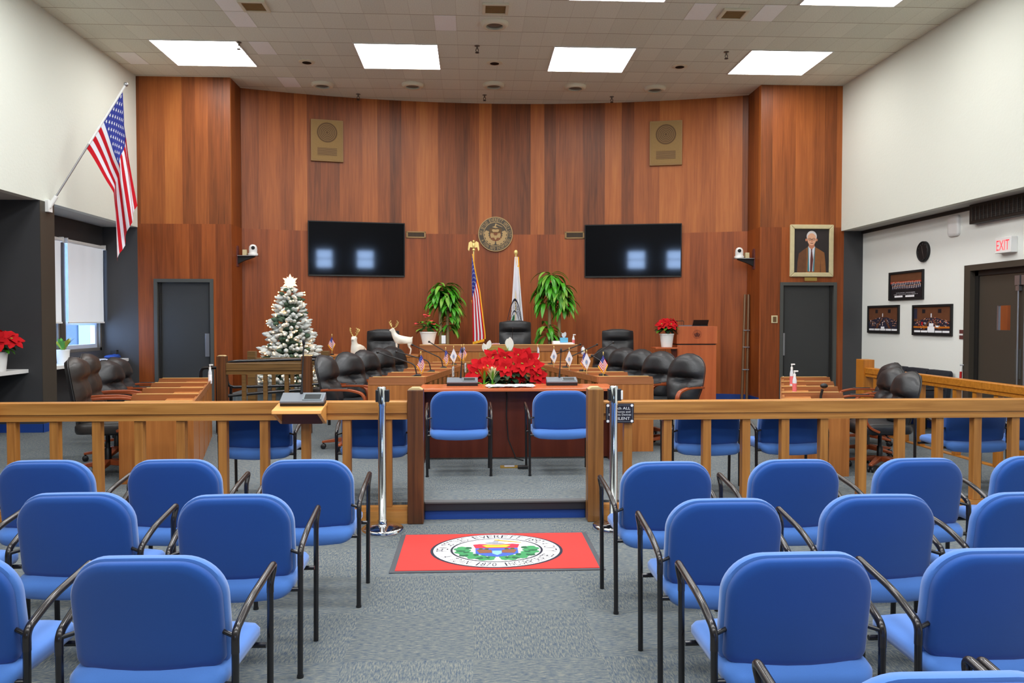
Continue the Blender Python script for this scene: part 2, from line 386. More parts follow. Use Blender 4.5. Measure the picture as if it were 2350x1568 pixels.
        first = rings[0]; last = rings[-1]
        for k in (.0, .35, .7): L.append((first[0], first[1], k))
        for q in rings: L.append((q[0], q[1], 1))
        for k in (.7, .35, .0): L.append((last[0], last[1], k))
        # keep the same point count: scale base outline instead of rebuilding
        def outline(ins):
            sx, sz = (w - ins) / w, (h - ins) / h
            return [(a * sx, b * sz) for a, b in base]
        for ins, d, k in L:
            if k == 0: vs.append(D(0, 0, d)); R.append([len(vs) - 1]); continue
            R.append([]); 
            for a, b in outline(ins): vs.append(D(a * k, b * k, d)); R[-1].append(len(vs) - 1)
        fs = []
        for A, B in zip(R, R[1:]):
            if len(A) == 1: fs += [(A[0], B[(i + 1) % N], B[i]) for i in range(N)]
            elif len(B) == 1: fs += [(A[i], A[(i + 1) % N], B[0]) for i in range(N)]
            else: fs += [(A[i], A[(i + 1) % N], B[(i + 1) % N], B[i]) for i in range(N)]
        return s.add(vs, fs, mt)
    def leaf(s, base, d, L, W, droop, mt, n=5, fold=.25, up=(0, 0, 1)):
        d = Vector(d).normalized(); p = Vector(base); U = Vector(up)
        side = d.cross(U)
        if side.length < 1e-3: side = Vector((1, 0, 0))
        side.normalize(); vs = []; fs = []
        for i in range(n + 1):
            t = i / n; w = W * (sin(pi * min(1, t * .92 + .08)) ** .8) * .5 if i < n else .001
            nrm = side.cross(d).normalized()
            vs += [p - side * w + nrm * w * fold, p.copy(), p + side * w + nrm * w * fold]
            d2 = d + Vector((0, 0, -1)) * droop / n; d = d2.normalized(); p = p + d * (L / n)
        for i in range(n):
            a = i * 3; fs += [(a, a + 1, a + 4, a + 3), (a + 1, a + 2, a + 5, a + 4)]
        return s.add(vs, fs, mt)
    def build(s, name, parent=None, loc=None, rot=None, bevel=0, smooth=50, seg=2):
        me = bpy.data.meshes.new(name); me.from_pydata(s.v, [], s.f)
        for mt in s.mats: me.materials.append(mt)
        me.polygons.foreach_set('material_index', s.mi)
        if smooth:
            me.polygons.foreach_set('use_smooth', [True] * len(me.polygons))
            me.set_sharp_from_angle(angle=rad(smooth))
        me.update(); me.validate()
        o = bpy.data.objects.new(name, me); COL.objects.link(o)
        if parent: o.parent = parent
        if loc is not None: o.location = loc
        if rot is not None: o.rotation_euler = rot
        if bevel:
            b = o.modifiers.new('bevel', 'BEVEL'); b.width = bevel; b.segments = seg; b.limit_method = 'ANGLE'; b.angle_limit = rad(40)
        return o
def tag(o, label=None, cat=None, group=None, kind=None):
    if label: o['label'] = label
    if cat: o['category'] = cat
    if group: o['group'] = group
    if kind: o['kind'] = kind
    return o
def thing(name, label, cat, loc=(0, 0, 0), rz=0, group=None):
    o = bpy.data.objects.new(name, None); COL.objects.link(o); o.empty_display_size = .1
    o.location = loc; o.rotation_euler = (0, 0, rz)
    return tag(o, label, cat, group)
def struct(mb, name, parent=None, **k):
    o = mb.build(name, parent, **k)
    if not parent: o['kind'] = 'structure'
    return o
def dup(o, loc=None, rz=None, label=None, group=None, parent=None):
    c = o.copy(); COL.objects.link(c)
    if parent is not None: c.parent = parent
    if loc is not None: c.location = loc
    if rz is not None: c.rotation_euler = (0, 0, rz)
    if label: c['label'] = label
    if group: c['group'] = group
    for ch in list(o.children): dup(ch, parent=c)
    return c
def arc(c, r, a0, a1, n, plane='yz'):
    o = []
    for i in range(n + 1):
        a = a0 + (a1 - a0) * i / n; u, v = r * cos(a), r * sin(a)
        o.append({'yz': (c[0], c[1] + u, c[2] + v), 'xz': (c[0] + u, c[1], c[2] + v), 'xy': (c[0] + u, c[1] + v, c[2])}[plane])
    return o
def smooth_path(pts, r=.04, n=5):
    """round the corners of a polyline"""
    P = [Vector(p) for p in pts]; o = [P[0]]
    for a, b, c in zip(P, P[1:], P[2:]):
        u = (a - b); v = (c - b); k = min(r, u.length * .48, v.length * .48)
        p0 = b + u.normalized() * k; p1 = b + v.normalized() * k
        for i in range(n + 1):
            t = i / n; o.append(p0 * (1 - t) ** 2 + b * 2 * t * (1 - t) + p1 * t * t)
    o.append(P[-1]); return o

# ---------------------------------------------------------------- lettering
_tc = {}
def text_geo(txt):
    """(verts2d, faces, width) of a line of lettering, cap height ~0.69, baseline at 0"""
    if txt in _tc: return _tc[txt]
    cu = bpy.data.curves.new('lettering', 'FONT'); cu.body = txt; cu.size = 1; cu.resolution_u = 2
    ob = bpy.data.objects.new('lettering', cu); COL.objects.link(ob)
    dg = bpy.context.evaluated_depsgraph_get(); dg.update()
    me = bpy.data.meshes.new_from_object(ob.evaluated_get(dg))
    v = [(p.co.x, p.co.y) for p in me.vertices]; f = [list(p.vertices) for p in me.polygons]
    xs = [p[0] for p in v] or [0]
    mn, mx = min(xs), max(xs); v = [(x - mn, y) for x, y in v]
    bpy.data.objects.remove(ob); bpy.data.curves.remove(cu); bpy.data.meshes.remove(me)
    _tc[txt] = (v, f, mx - mn); return _tc[txt]
def put_text(mb, txt, mt, mp, cx, cy, height, width=None, shear=0):
    """mp(u,v) -> 3D"""
    v, f, w = text_geo(txt); k = height / .69; kx = k if width is None else width / w
    mb.add([mp(cx - w * kx / 2 + x * kx + shear * y * k, cy + y * k) for x, y in v], f, mt)
def ring_text(mb, txt, mt, mp, r, height, a_mid, spread, outward=True, fit=.82):
    """letters along a circle; a_mid in degrees (90 = top), spread = degrees covered"""
    n = len(txt)
    for i, ch in enumerate(txt):
        if ch == ' ': continue
        t = (i + .5) / n - .5; a = rad(a_mid + (-t if outward else t) * spread)
        v, f, w = text_geo(ch); k = height / .69; slot = rad(spread) / n * r * fit; kx = min(k * .9, slot / max(w, .25))
        out = []
        for x, y in v:
            lx = (x - w / 2) * kx; ly = y * k - height / 2
            if outward: rr = r + ly; aa = a - lx / r
            else: rr = r - ly; aa = a + lx / r
            out.append(mp(rr * cos(aa), rr * sin(aa)))
        mb.add(out, f, mt)
def disc(mb, mp, r0, r1, mt, n=48, c=(0, 0), sy=1):
    vs = []; fs = []
    for k in range(n):
        a = 2 * pi * k / n
        vs += [mp(c[0] + r0 * cos(a), c[1] + r0 * sin(a) * sy), mp(c[0] + r1 * cos(a), c[1] + r1 * sin(a) * sy)]
    if r0 <= 0:
        vs = [mp(c[0] + r1 * cos(2 * pi * k / n), c[1] + r1 * sin(2 * pi * k / n) * sy) for k in range(n)]; fs = [list(range(n))]
    else:
        for k in range(n):
            j = (k + 1) % n; fs.append((2 * k, 2 * k + 1, 2 * j + 1, 2 * j))
    mb.add(vs, fs, mt)
def poly(mb, mp, pts, mt): mb.add([mp(*p) for p in pts], [list(range(len(pts)))], mt)
def seal(mb, mpz, c):
    """round town seal; mpz(level) gives a (u,v)->3D map at a small height level"""
    L = [mpz(i * (1 if i < 3 else 1)) for i in range(3)] + [mpz(i + 2) for i in range(3, 7)]; lay = [3.0]
    disc(mb, L[0], 0, 1.0, c['rim']); disc(mb, L[1], 0, .955, c['band']); disc(mb, L[2], .665, .70, c['rim2']); disc(mb, L[2], 0, .665, c['field'])
    T = c['text']
    ring_text(mb, 'EVERETT', T, L[2], .825, .19, 88, 56, True, .9); ring_text(mb, '1892', T, L[2], .825, .18, 42, 24); ring_text(mb, 'A CITY', T, L[2], .825, .18, 8, 38)
    ring_text(mb, 'SETTLED', T, L[2], .825, .18, 142, 38); ring_text(mb, 'PEW', T, L[2], .825, .18, 175, 18)
    ring_text(mb, 'A TOWN', T, L[2], .825, .18, 222, 38, False); ring_text(mb, '1870', T, L[2], .825, .18, 258, 22, False); ring_text(mb, 'INCORPORATED', T, L[2], .825, .18, 308, 66, False)
    # laurel sprays
    rnd = random.Random(3)
    for sgn in (-1, 1):
        for i in range(11):
            a = rad(-90 + sgn * (12 + i * 9.2)); rr = .50 + .04 * (i % 2)
            for q in (-1, 1):
                cx, cy = (rr + q * .045) * cos(a), (rr + q * .045) * sin(a)
                lay[0] += .03; disc(mb, mpz(lay[0]), 0, .075, c['laurel'] if (i + q) % 3 else c['laurel_d'], 8, (cx, cy))
    # shield: chief, middle, base
    poly(mb, L[3], [(-.36, .30), (-.26, .34), (0, .30), (.26, .34), (.36, .30), (.32, .08), (-.32, .08)], c['chief'])
    poly(mb, L[3], [(-.32, .08), (.32, .08), (.32, -.22), (.18, -.36), (0, -.42), (-.18, -.36), (-.32, -.22)], c['fess'])
    poly(mb, L[4], [(-.22, .24), (-.14, .28), (0, .26), (.14, .28), (.22, .24), (.15, .12), (-.15, .12)], c['bowl'])
    poly(mb, L[4], [(-.31, -.02), (-.22, .02), (-.08, -.03), (-.07, -.2), (-.26, -.22)], c['cliff'])
    poly(mb, L[4], [(.31, -.02), (.22, .02), (.08, -.03), (.07, -.2), (.26, -.22)], c['cliff'])
    poly(mb, L[4], [(-.07, -.08), (.07, -.08), (.07, -.24), (0, -.34), (-.07, -.24)], c['fall'])
    for i, (u, v) in enumerate(((-.24, .035), (-.15, .03), (.15, .03), (.24, .035))): disc(mb, mpz(7.2 + i * .1), 0, .035, c['laurel_d'], 8, (u, v))
    # arm and sword
    poly(mb, L[4], [(-.20, .40), (-.05, .46), (-.02, .58), (.06, .56), (.02, .43), (.16, .36), (0, .34)], c['arm'])
    poly(mb, L[5], [(.02, .54), (.05, .58), (.40, .42), (.39, .40)], c['sword'])
    poly(mb, L[5], [(-.02, .60), (.06, .60), (.06, .55), (-.02, .55)], c['sword'])
SEALC = dict(rim=M['sblack'], rim2=M['sblack'], band=M['swhite'], field=M['swhite'], text=M['sblack'], laurel=M['sgreen'], laurel_d=M['sgreen_d'], chief=M['sred'], fess=M['sblue'], bowl=M['syellow'], cliff=M['sbrown'], fall=M['slblue'], arm=M['sgrey'], sword=M['syellow'])
B_, D_ = M['bronze'], M['bronze_d']
SEALB = dict(rim=B_, rim2=B_, band=D_, field=D_, text=B_, laurel=B_, laurel_d=B_, chief=M['spk_d'], fess=M['sbrown'], bowl=B_, cliff=B_, fall=B_, arm=B_, sword=B_)
SEALD = {k: M['cherry_dark'] for k in SEALB}; SEALD.update(band=M['cherry'], field=M['cherry'])

# ================================================================ THE ROOM
XL, XR, XLW, XRW, YF, YB = -5.58, 6.40, -6.152, 6.79, 13.42, -5.0
struct(MB().quad((-6.4, YB, 0), (7.1, YB, 0), (7.1, 15.2, 0), (-6.4, 15.2, 0), M['carpet']), 'floor', smooth=0)
mb = MB().box(XLW, 5.26, 6.29, 14.95, .001, PLAT, M['carpet']); struct(mb, 'floor_platform', smooth=0)
mb = MB().box(-.385, .905, 6.262, 6.29, .075, PLAT, M['nosing']).box(-.385, .905, 6.25, 6.33, PLAT - .006, PLAT + .006, M['nosing2']); struct(mb, 'trim_1', smooth=0)
mb = MB().box(-.385, .905, 6.278, 6.289, 0, .075, M['blue_base']); struct(mb, 'baseboard_step', smooth=0)
mb = MB().quad((XL - .02, YB, CEIL), (XL - .02, 15.2, CEIL), (XR + .02, 15.2, CEIL), (XR + .02, YB, CEIL), M['ceil']); ceil = struct(mb, 'ceiling', smooth=0)
for i, (px, py) in enumerate([(1030, 50), (610, 112), (315, 137), (675, 190), (560, 48), (525, 10), (1625, 27), (1745, 30)]):
    p = PZ(px, py, CEIL); ix = math.floor((p.x + 31 * .305 + .52) / .305); iy = math.floor((p.y - 11.68 + .56 * 40) / .56)
    x0 = ix * .305 - 31 * .305 - .52; y0 = iy * .56 + 11.68 - .56 * 40
    o = MB().box(x0 + .008, x0 + .297, y0 + .01, y0 + .55, CEIL - .004, CEIL + .002, M['newtile']).build('ceiling_tile', ceil, smooth=0)
# left: white upper wall over a recessed dark window wall
struct(MB().box(XL - .12, XL, YB, YF + .1, 3.15, CEIL, M['white_wall']), 'wall_left', smooth=0)
struct(MB().box(XLW - .2, XL - .121, YB, YF + .1, 3.151, 3.25, M['soffit']), 'ceiling_soffit_left', smooth=0)
W1, W2, ZW = (12.17, 13.36), (10.90, 12.05), (1.10, 2.83)
mb = MB(); a, b = XLW - .2, XLW; D = M['dark_wall']
mb.box(a, b, YB, W2[0], 0, 3.15, D).box(a, b, W2[0], YF + .1, 0, ZW[0], D).box(a, b, W2[0], YF + .1, ZW[1], 3.15, D)
mb.box(a, b, W2[1], W1[0], ZW[0], ZW[1], M['brown_pillar']).box(a, b, W1[1], YF + .1, ZW[0], ZW[1], D)
struct(mb, 'wall_left_recess', smooth=0)
struct(MB().box(XLW, XL - .005, YF, YF + .1, 0, 3.15, D), 'wall_left_end', smooth=0)
mb = MB().box(XLW, XL, 10.455, 10.80, 0, 3.15, D); mb.box(XL - .001, XL + .004, 10.455, 10.80, 0, 3.15, M['brown_pillar']); struct(mb, 'wall_left_pillar', smooth=0)
for n, (y0, y1) in ((1, W1), (2, W2)):
    f = MB()
    for z0, z1 in ((ZW[0], ZW[0] + .05), (ZW[1] - .05, ZW[1])): f.box(XLW - .16, XLW - .01, y0, y1, z0, z1, M['alum'])
    for q0, q1 in ((y0, y0 + .05), (y1 - .05, y1)): f.box(XLW - .16, XLW - .01, q0, q1, ZW[0], ZW[1], M['alum'])
    for q0, q1 in ((y0 + .05, y0 + .10), (y1 - .12, y1 - .05)): f.box(XLW - .14, XLW - .06, q0, q1, ZW[0] + .05, ZW[1] - .05, M['winwhite'])
    f.box(XLW - .14, XLW - .06, y0 + .1, y1 - .12, ZW[0] + .05, ZW[0] + .11, M['winwhite']); f.box(XLW - .14, XLW - .06, y0 + .1, y1 - .12, 1.52, 1.58, M['winwhite'])
    w = struct(f, 'window_%d' % n, smooth=0)
    MB().quad((XLW - .1, y0 + .1, ZW[0] + .11), (XLW - .1, y1 - .12, ZW[0] + .11), (XLW - .1, y1 - .12, ZW[1] - .05), (XLW - .1, y0 + .1, ZW[1] - .05), M['glass']).build('window_pane', w, smooth=0)
for nm, y0, y1, lb in (('far', W1[0] - .0, W1[1] + .02, 'wide white roller blind drawn two thirds down the far window'), ('near', W2[0] + .1, 12.04, 'white roller blind half hidden behind the dark pillar')):
    t = thing('roller_blind', lb, 'blind', (XLW, (y0 + y1) / 2, 2.80), 0, 'white window roller blinds')
    h = (y1 - y0) / 2
    MB().tube([(.03, -h, 0), (.03, h, 0)], .028, M['white'], 12).build('roller_tube', t)
    q = MB(); vs = []; n = 24
    for i in range(n + 1):
        yy = -h + .05 + (2 * h - .07) * i / n
        for k, zz in enumerate((0, -.4, -.8, -1.23)): vs.append((.03 + .006 * sin(i * .9 + k) * (1 - k / 4), yy, zz))
    q.add(vs, [(i * 4 + k, i * 4 + 4 + k, i * 4 + 5 + k, i * 4 + 1 + k) for i in range(n) for k in range(3)], M['blind']); q.build('blind_fabric', t)
    MB().box(.018, .042, -h + .05, h - .02, -1.25, -1.225, M['white']).build('hem_bar', t, smooth=0)
    for yy in (-h, h): MB().cbox((.03, yy, 0), (.07, .02, .08), M['white']).build('bracket', t, smooth=0)
for lb, y0, y1 in (('white ledge under the far windows', 10.80, YF), ('white ledge in the bay nearer the camera, before the pillar', 7.2, 10.455)):
    t = MB().box(0, .40, 0, y1 - y0, -.05, 0, M['ledge']).build('window_ledge', loc=(XLW, y0, .965), bevel=.004); t['kind'] = 'structure'; t['label'] = lb
mb = MB().box(XLW, XLW + .012, 5, 10.455, PLAT, PLAT + .11, M['blue_base']).box(XLW, XL + .01, 10.445, 10.455, PLAT, PLAT + .11, M['blue_base']).box(XL + .004, XL + .014, 10.445, 10.80, PLAT, PLAT + .11, M['blue_base']).box(XLW, XLW + .012, 10.8, YF, PLAT, PLAT + .11, M['blue_base']).box(XLW, XL, YF - .012, YF, PLAT, PLAT + .11, M['blue_base'])
struct(mb, 'baseboard_left', smooth=0)
# right
struct(MB().box(XR, XR + .12, YB, 13.48, 3.15, CEIL, M['white_wall']), 'wall_right', smooth=0)
struct(MB().box(XR + .121, XRW + .22, YB, 13.48, 3.151, 3.25, M['soffit']), 'ceiling_soffit_right', smooth=0)
mb = MB(); a, b = XRW, XRW + .22; Wm = M['white_wall2']
mb.box(a, b, 10.50, 13.48, 0, 3.15, Wm).box(a, b, 8.35, 10.50, 2.35, 3.15, Wm).box(a, b, YB, 8.35, 0, 3.15, Wm)
struct(mb, 'wall_right_lower', smooth=0)
struct(MB().box(XR + .045, XRW, 13.381, 13.48, 0, 3.15, M['dark_wall']), 'wall_right_end', smooth=0)
struct(MB().box(XRW - .03, XRW, 10.2, 13.38, 3.10, 3.15, M['black_trim']), 'trim_2', smooth=0)
mb = MB().box(XRW - .012, XRW, 10.52, 13.38, 0, .11, M['blue_base']); struct(mb, 'baseboard_right', smooth=0)
# right double door
f = MB(); B = M['brown_door']
f.box(XRW - .03, XRW + .2, 10.37, 10.50, 0, 2.35, B).box(XRW - .03, XRW + .2, 8.35, 8.48, 0, 2.35, B).box(XRW - .03, XRW + .2, 8.48, 10.37, 2.27, 2.35, B)
f.box(XRW + .04, XRW + .2, 10.30, 10.37, 0, 2.27, M['black_trim']).box(XRW + .04, XRW + .2, 8.48, 10.37, 2.20, 2.27, M['black_trim'])
d = struct(f, 'door_3', smooth=0)
for y0, y1, win in ((9.44, 10.30, (9.68, 9.95)), (8.50, 9.43, (8.95, 9.2))):
    l = MB(); x0, x1 = XRW + .06, XRW + .105
    l.box(x0, x1, y0, win[0], .01, 2.2, B).box(x0, x1, win[1], y1, .01, 2.2, B).box(x0, x1, win[0], win[1], .01, 1.47, B).box(x0, x1, win[0], win[1], 1.79, 2.2, B)
    lf = l.build('door_leaf', d, smooth=0)
    MB().quad((x0 + .02, win[0], 1.47), (x0 + .02, win[1], 1.47), (x0 + .02, win[1], 1.79), (x0 + .02, win[0], 1.79), M['glass']).build('door_window', lf, smooth=0)
    MB().box(x0 + .028, x0 + .04, win[0], win[1], 1.47, 1.79, M['tie']).box(x0 + .004, x0 + .02, win[1] - .03, win[1], 1.47, 1.79, M['steel']).build('window_lining', lf, smooth=0)
    MB().cbox((x0 - .004, (y0 if win[0] > 9.5 else y1) + (.08 if win[0] > 9.5 else -.08), 1.05), (.006, .10, .38), M['frame_grey']).build('push_plate', lf, smooth=0)
r = MB().tube([(XRW + .03, 9.50, .1), (XRW + .03, 9.50, 2.14)], .010, M['steel'], 8).cbox((XRW + .035, 9.50, 2.10), (.05, .09, .12), M['steel']).cbox((XRW + .035, 9.50, 2.0), (.045, .06, .06), M['steel'])
r.build('panic_rod', d, smooth=40)
r = MB().tube([(XRW + .03, 9.38, .1), (XRW + .03, 9.38, 2.14)], .010, M['steel'], 8).cbox((XRW + .035, 9.38, 2.10), (.05, .09, .12), M['steel']); r.build('panic_rod', d, smooth=40)
# wood walls
def flat_wall(name, x0, x1, Y, dx0, dx1, dz, ret):
    mb = MB(); mt = M['panelX']; t = .12
    mb.box(x0, dx0, Y, Y + t, 0, CEIL, mt).box(dx1, x1, Y, Y + t, 0, CEIL, mt).box(dx0, dx1, Y, Y + t, dz, CEIL, mt)
    rx, ry = ret
    mb.box(rx - (.003 if rx > 0 else 0), rx + (.003 if rx < 0 else 0), Y, ry, 0, CEIL, M['panelY'])
    return struct(mb, name, smooth=0)
flat_wall('wall_back_left', XL - .005, -4.045, YF, -5.325, -4.345, 2.292, (-4.045, 14.2))
flat_wall('wall_back_right', 4.967, 6.449, 13.38, 5.323, 6.328, 2.258, (4.967, 14.2))
mb = MB(); n = 60; vs = []
for i in range(n + 1):
    X = -4.2 + 9.3 * i / n; Y = wallY(X); vs += [(X, Y, 0), (X, Y, CEIL)]
mb.add(vs, [(2 * i, 2 * i + 2, 2 * i + 3, 2 * i + 1) for i in range(n)], M['panelX']); struct(mb, 'wall_back')
mb = MB(); vs = []
for i in range(n + 1):
    X = -4.04 + 9.0 * i / n; Y = wallY(X) - .012; vs += [(X, Y, PLAT), (X, Y, PLAT + .11), (X, Y + .012, PLAT + .11)]
mb.add(vs, [(3 * i + k, 3 * i + 3 + k, 3 * i + 4 + k, 3 * i + 1 + k) for i in range(n) for k in range(2)], M['blue_base'])
mb.box(4.95, 4.966, 13.38, 13.95, PLAT, PLAT + .11, M['blue_base']); struct(mb, 'baseboard_back', smooth=0)
for n, x0, x1, Y, dz, side, z0 in ((1, -5.325, -4.345, YF, 2.292, 1, PLAT), (2, 5.323, 6.328, 13.38, 2.258, -1, 0)):
    f = MB(); g = M['frame_grey']; w = .058
    f.box(x0, x0 + w, Y - .02, Y + .12, z0, dz, g).box(x1 - w, x1, Y - .02, Y + .12, z0, dz, g).box(x0 + w, x1 - w, Y - .02, Y + .12, dz - w, dz, g)
    d = struct(f, 'door_%d' % n, bevel=.003, smooth=0)
    lf = MB().box(x0 + w, x1 - w, Y + .06, Y + .10, z0 + .008, dz - w, M['dark_door']).build('door_leaf', d, smooth=0)
    s0 = MB().box(x0 + w, x0 + w + .04, Y + .03, Y + .06, z0, dz - w, M['black_trim']).box(x1 - w - .04, x1 - w, Y + .03, Y + .06, z0, dz - w, M['black_trim']); s0.build('door_stop', d, smooth=0)
    cx = x1 - w - .065 if side > 0 else x0 + w + .025
    MB().cbox((cx, Y + .028, 1.18), (.07 if side > 0 else .05, .006, .39), M['steel']).build('push_plate', d, bevel=.002, smooth=0)
    if n == 2: MB().tube([(x0 + w + .02, Y + .02, .62), (x0 + w + .02, Y - .03, .6), (x0 + w + .035, Y - .04, .56)], .008, M['white'], 6).build('door_hook', d)
# wall behind the camera, with daylight windows that the screens mirror
mb = MB(); wz = (2.02, 2.78); xs = [(-.75, 0.), (.95, 1.62), (2.68, 3.42)]
mb.box(-6.4, 7.1, YB - .2, YB, 0, wz[0], M['dark_wall']).box(-6.4, 7.1, YB - .2, YB, wz[1], CEIL, M['dark_wall'])
e = [-6.4] + [q for x in xs for q in x] + [7.1]
for i in range(0, len(e), 2): mb.box(e[i], e[i + 1], YB - .2, YB, wz[0], wz[1], M['dark_wall'])
struct(mb, 'wall_front', smooth=0)
for i, (x0, x1) in enumerate(xs):
    f = MB().box(x0, x1, YB - .12, YB - .06, 2.40, 2.44, M['black_trim']).box(x0, x1, YB - .12, YB - .06, wz[0], wz[0] + .03, M['black_trim']); w = struct(f, 'window_%d' % (3 + i), smooth=0)
    MB().quad((x0, YB - .1, wz[0]), (x1, YB - .1, wz[0]), (x1, YB - .1, wz[1]), (x0, YB - .1, wz[1]), M['glass']).build('window_pane', w, smooth=0)
# the facade over the road, seen through the far window
mb = MB().box(-13.4, -13.0, 14, 32, -3, 9, M['brick'])
for j in range(9):
    for k in range(4): mb.box(-13.01, -12.96, 15.1 + j * 1.9, 16.2 + j * 1.9, -2 + k * 1.35, -1.1 + k * 1.35, M['outwin'])
struct(mb, 'exterior_building', smooth=0)

# ================================================================ CEILING FITTINGS
rowname = ['first', 'second', 'third', 'fourth']
for i, (x0, x1) in enumerate(((-4.66, -3.43), (-1.73, -.52), (1.22, 2.43), (4.19, 5.42))):
    for rw, (y0, y1) in enumerate(((11.68, 12.80), (8.84, 9.965))):
        if rw and i < 2: continue
        if rw: lb = 'bright ceiling light panel cut by the top edge, ' + ('above the middle' if i == 2 else 'near the right wall')
        else: lb = 'square bright ceiling light panel, %s from the left of the far row' % rowname[i]
        t = thing('ceiling_light', lb, 'ceiling light', ((x0 + x1) / 2, (y0 + y1) / 2, CEIL), 0, 'recessed square ceiling lights')
        hx, hy = (x1 - x0) / 2, (y1 - y0) / 2; f = MB()
        f.box(-hx - .02, hx + .02, -hy - .02, -hy, -.012, 0, M['lightframe']).box(-hx - .02, hx + .02, hy, hy + .02, -.012, 0, M['lightframe']).box(-hx - .02, -hx, -hy, hy, -.012, 0, M['lightframe']).box(hx, hx + .02, -hy, hy, -.012, 0, M['lightframe']).box(-hx, hx, -.006, .006, -.012, 0, M['lightframe'])
        f.build('frame', t, smooth=0)
        for s in (-1, 1): MB().box(-hx, hx, min(0, s * hy) + .006, max(0, s * hy) - .006, -.008, -.003, M['lightpanel']).build('diffuser', t, smooth=0)
k0 = None
for px, py, r, lb in ((740, 190, .19, 'cream recessed downlight, first from the left along the curved wall'), (947, 191, .19, 'cream recessed downlight, second from the left along the curved wall'), (1133, 191, .19, 'cream recessed downlight, middle of the row along the curved wall'), (1320, 195, .19, 'cream recessed downlight, fourth from the left along the curved wall'), (1503, 199, .19, 'cream recessed downlight, last on the right along the curved wall'), (1135, 50, .20, 'larger cream downlight between the air vent and the middle sprinkler')):
    p = PZ(px, py + 3, CEIL)
    if k0 is None:
        k0 = thing('downlight', lb, 'downlight', p, 0, 'recessed round downlights')
        MB().lathe([(r * .80, 0), (r, 0), (r, -.012), (r * .93, -.04), (r * .80, -.055), (r * .62, -.05), (r * .66, -.005)], M['can'], 28).build('rim', k0)
        MB().lathe([(r * .66, -.006), (r * .55, -.03), (.001, -.036)], M['candark'], 20).build('bulb', k0)
    else: dup(k0, p, None, lb)
k0 = None
for px, py, lb in ((704, 142, 'small dark round ceiling spot, leftmost of the three'), (1135, 144, 'small dark round ceiling spot, middle of the three'), (1560, 152, 'small dark round ceiling spot, rightmost of the three')):
    p = PZ(px, py, CEIL)
    if k0 is None:
        k0 = thing('ceiling_spotlight', lb, 'spotlight', p, 0, 'small dark ceiling spots')
        MB().lathe([(.07, 0), (.125, 0), (.125, -.008), (.07, -.016)], M['can'], 24).build('rim', k0)
        MB().lathe([(.072, -.0165), (.001, -.0165)], M['black'], 20).build('aperture', k0)
    else: dup(k0, p, None, lb)
k0 = None
for px, py, lb in ((583, 12, 'square tan ceiling vent between bright tiles on the left'), (1137, 18, 'square tan ceiling vent in the middle above the big downlight'), (1683, 30, 'square tan ceiling vent between bright tiles on the right')):
    p = PZ(px, py, CEIL)
    if k0 is None:
        k0 = thing('ceiling_vent', lb, 'vent', p, 0, 'tan ceiling vents'); f = MB()
        for s in (-1, 1): f.box(-.17, .17, s * .15 - .02, s * .15 + .02, -.03, 0, M['can']).box(s * .15 - .02, s * .15 + .02, -.13, .13, -.03, 0, M['can'])
        f.build('frame', k0, smooth=0, bevel=.004)
        g = MB().box(-.13, .13, -.13, .13, -.012, -.004, M['spk_d'])
        for j in range(9): g.box(-.13, .13, -.125 + j * .03, -.115 + j * .03, -.022, -.012, M['spk_f'])
        g.build('grille', k0, smooth=0)
    else: dup(k0, p, None, lb)
k0 = None
for px, py, lb in ((548, 100, 'sprinkler head beside the leftmost bright light panel'), (1095, 108, 'sprinkler head between the middle two bright light panels'), (1667, 122, 'sprinkler head left of the rightmost bright light panel'), (822, 219, 'sprinkler head by the curved wall, leftmost of three'), (1112, 221, 'sprinkler head by the curved wall, middle of three'), (1404, 225, 'sprinkler head by the curved wall, rightmost of three')):
    p = PZ(px, py - 3, CEIL)
    if k0 is None:
        k0 = thing('sprinkler_head', lb, 'sprinkler', p, 0, 'ceiling sprinklers')
        MB().lathe([(.04, 0), (.04, -.006), (.014, -.012), (.012, -.05)], M['candark'], 12).build('escutcheon', k0)
        MB().tube([(-.016, 0, -.045), (-.02, 0, -.075), (0, 0, -.10)], .005, M['black'], 6).tube([(.016, 0, -.045), (.02, 0, -.075), (0, 0, -.10)], .005, M['black'], 6).lathe([(.03, -.10), (.03, -.104)], M['black'], 12).build('deflector', k0)
    else: dup(k0, p, None, lb)

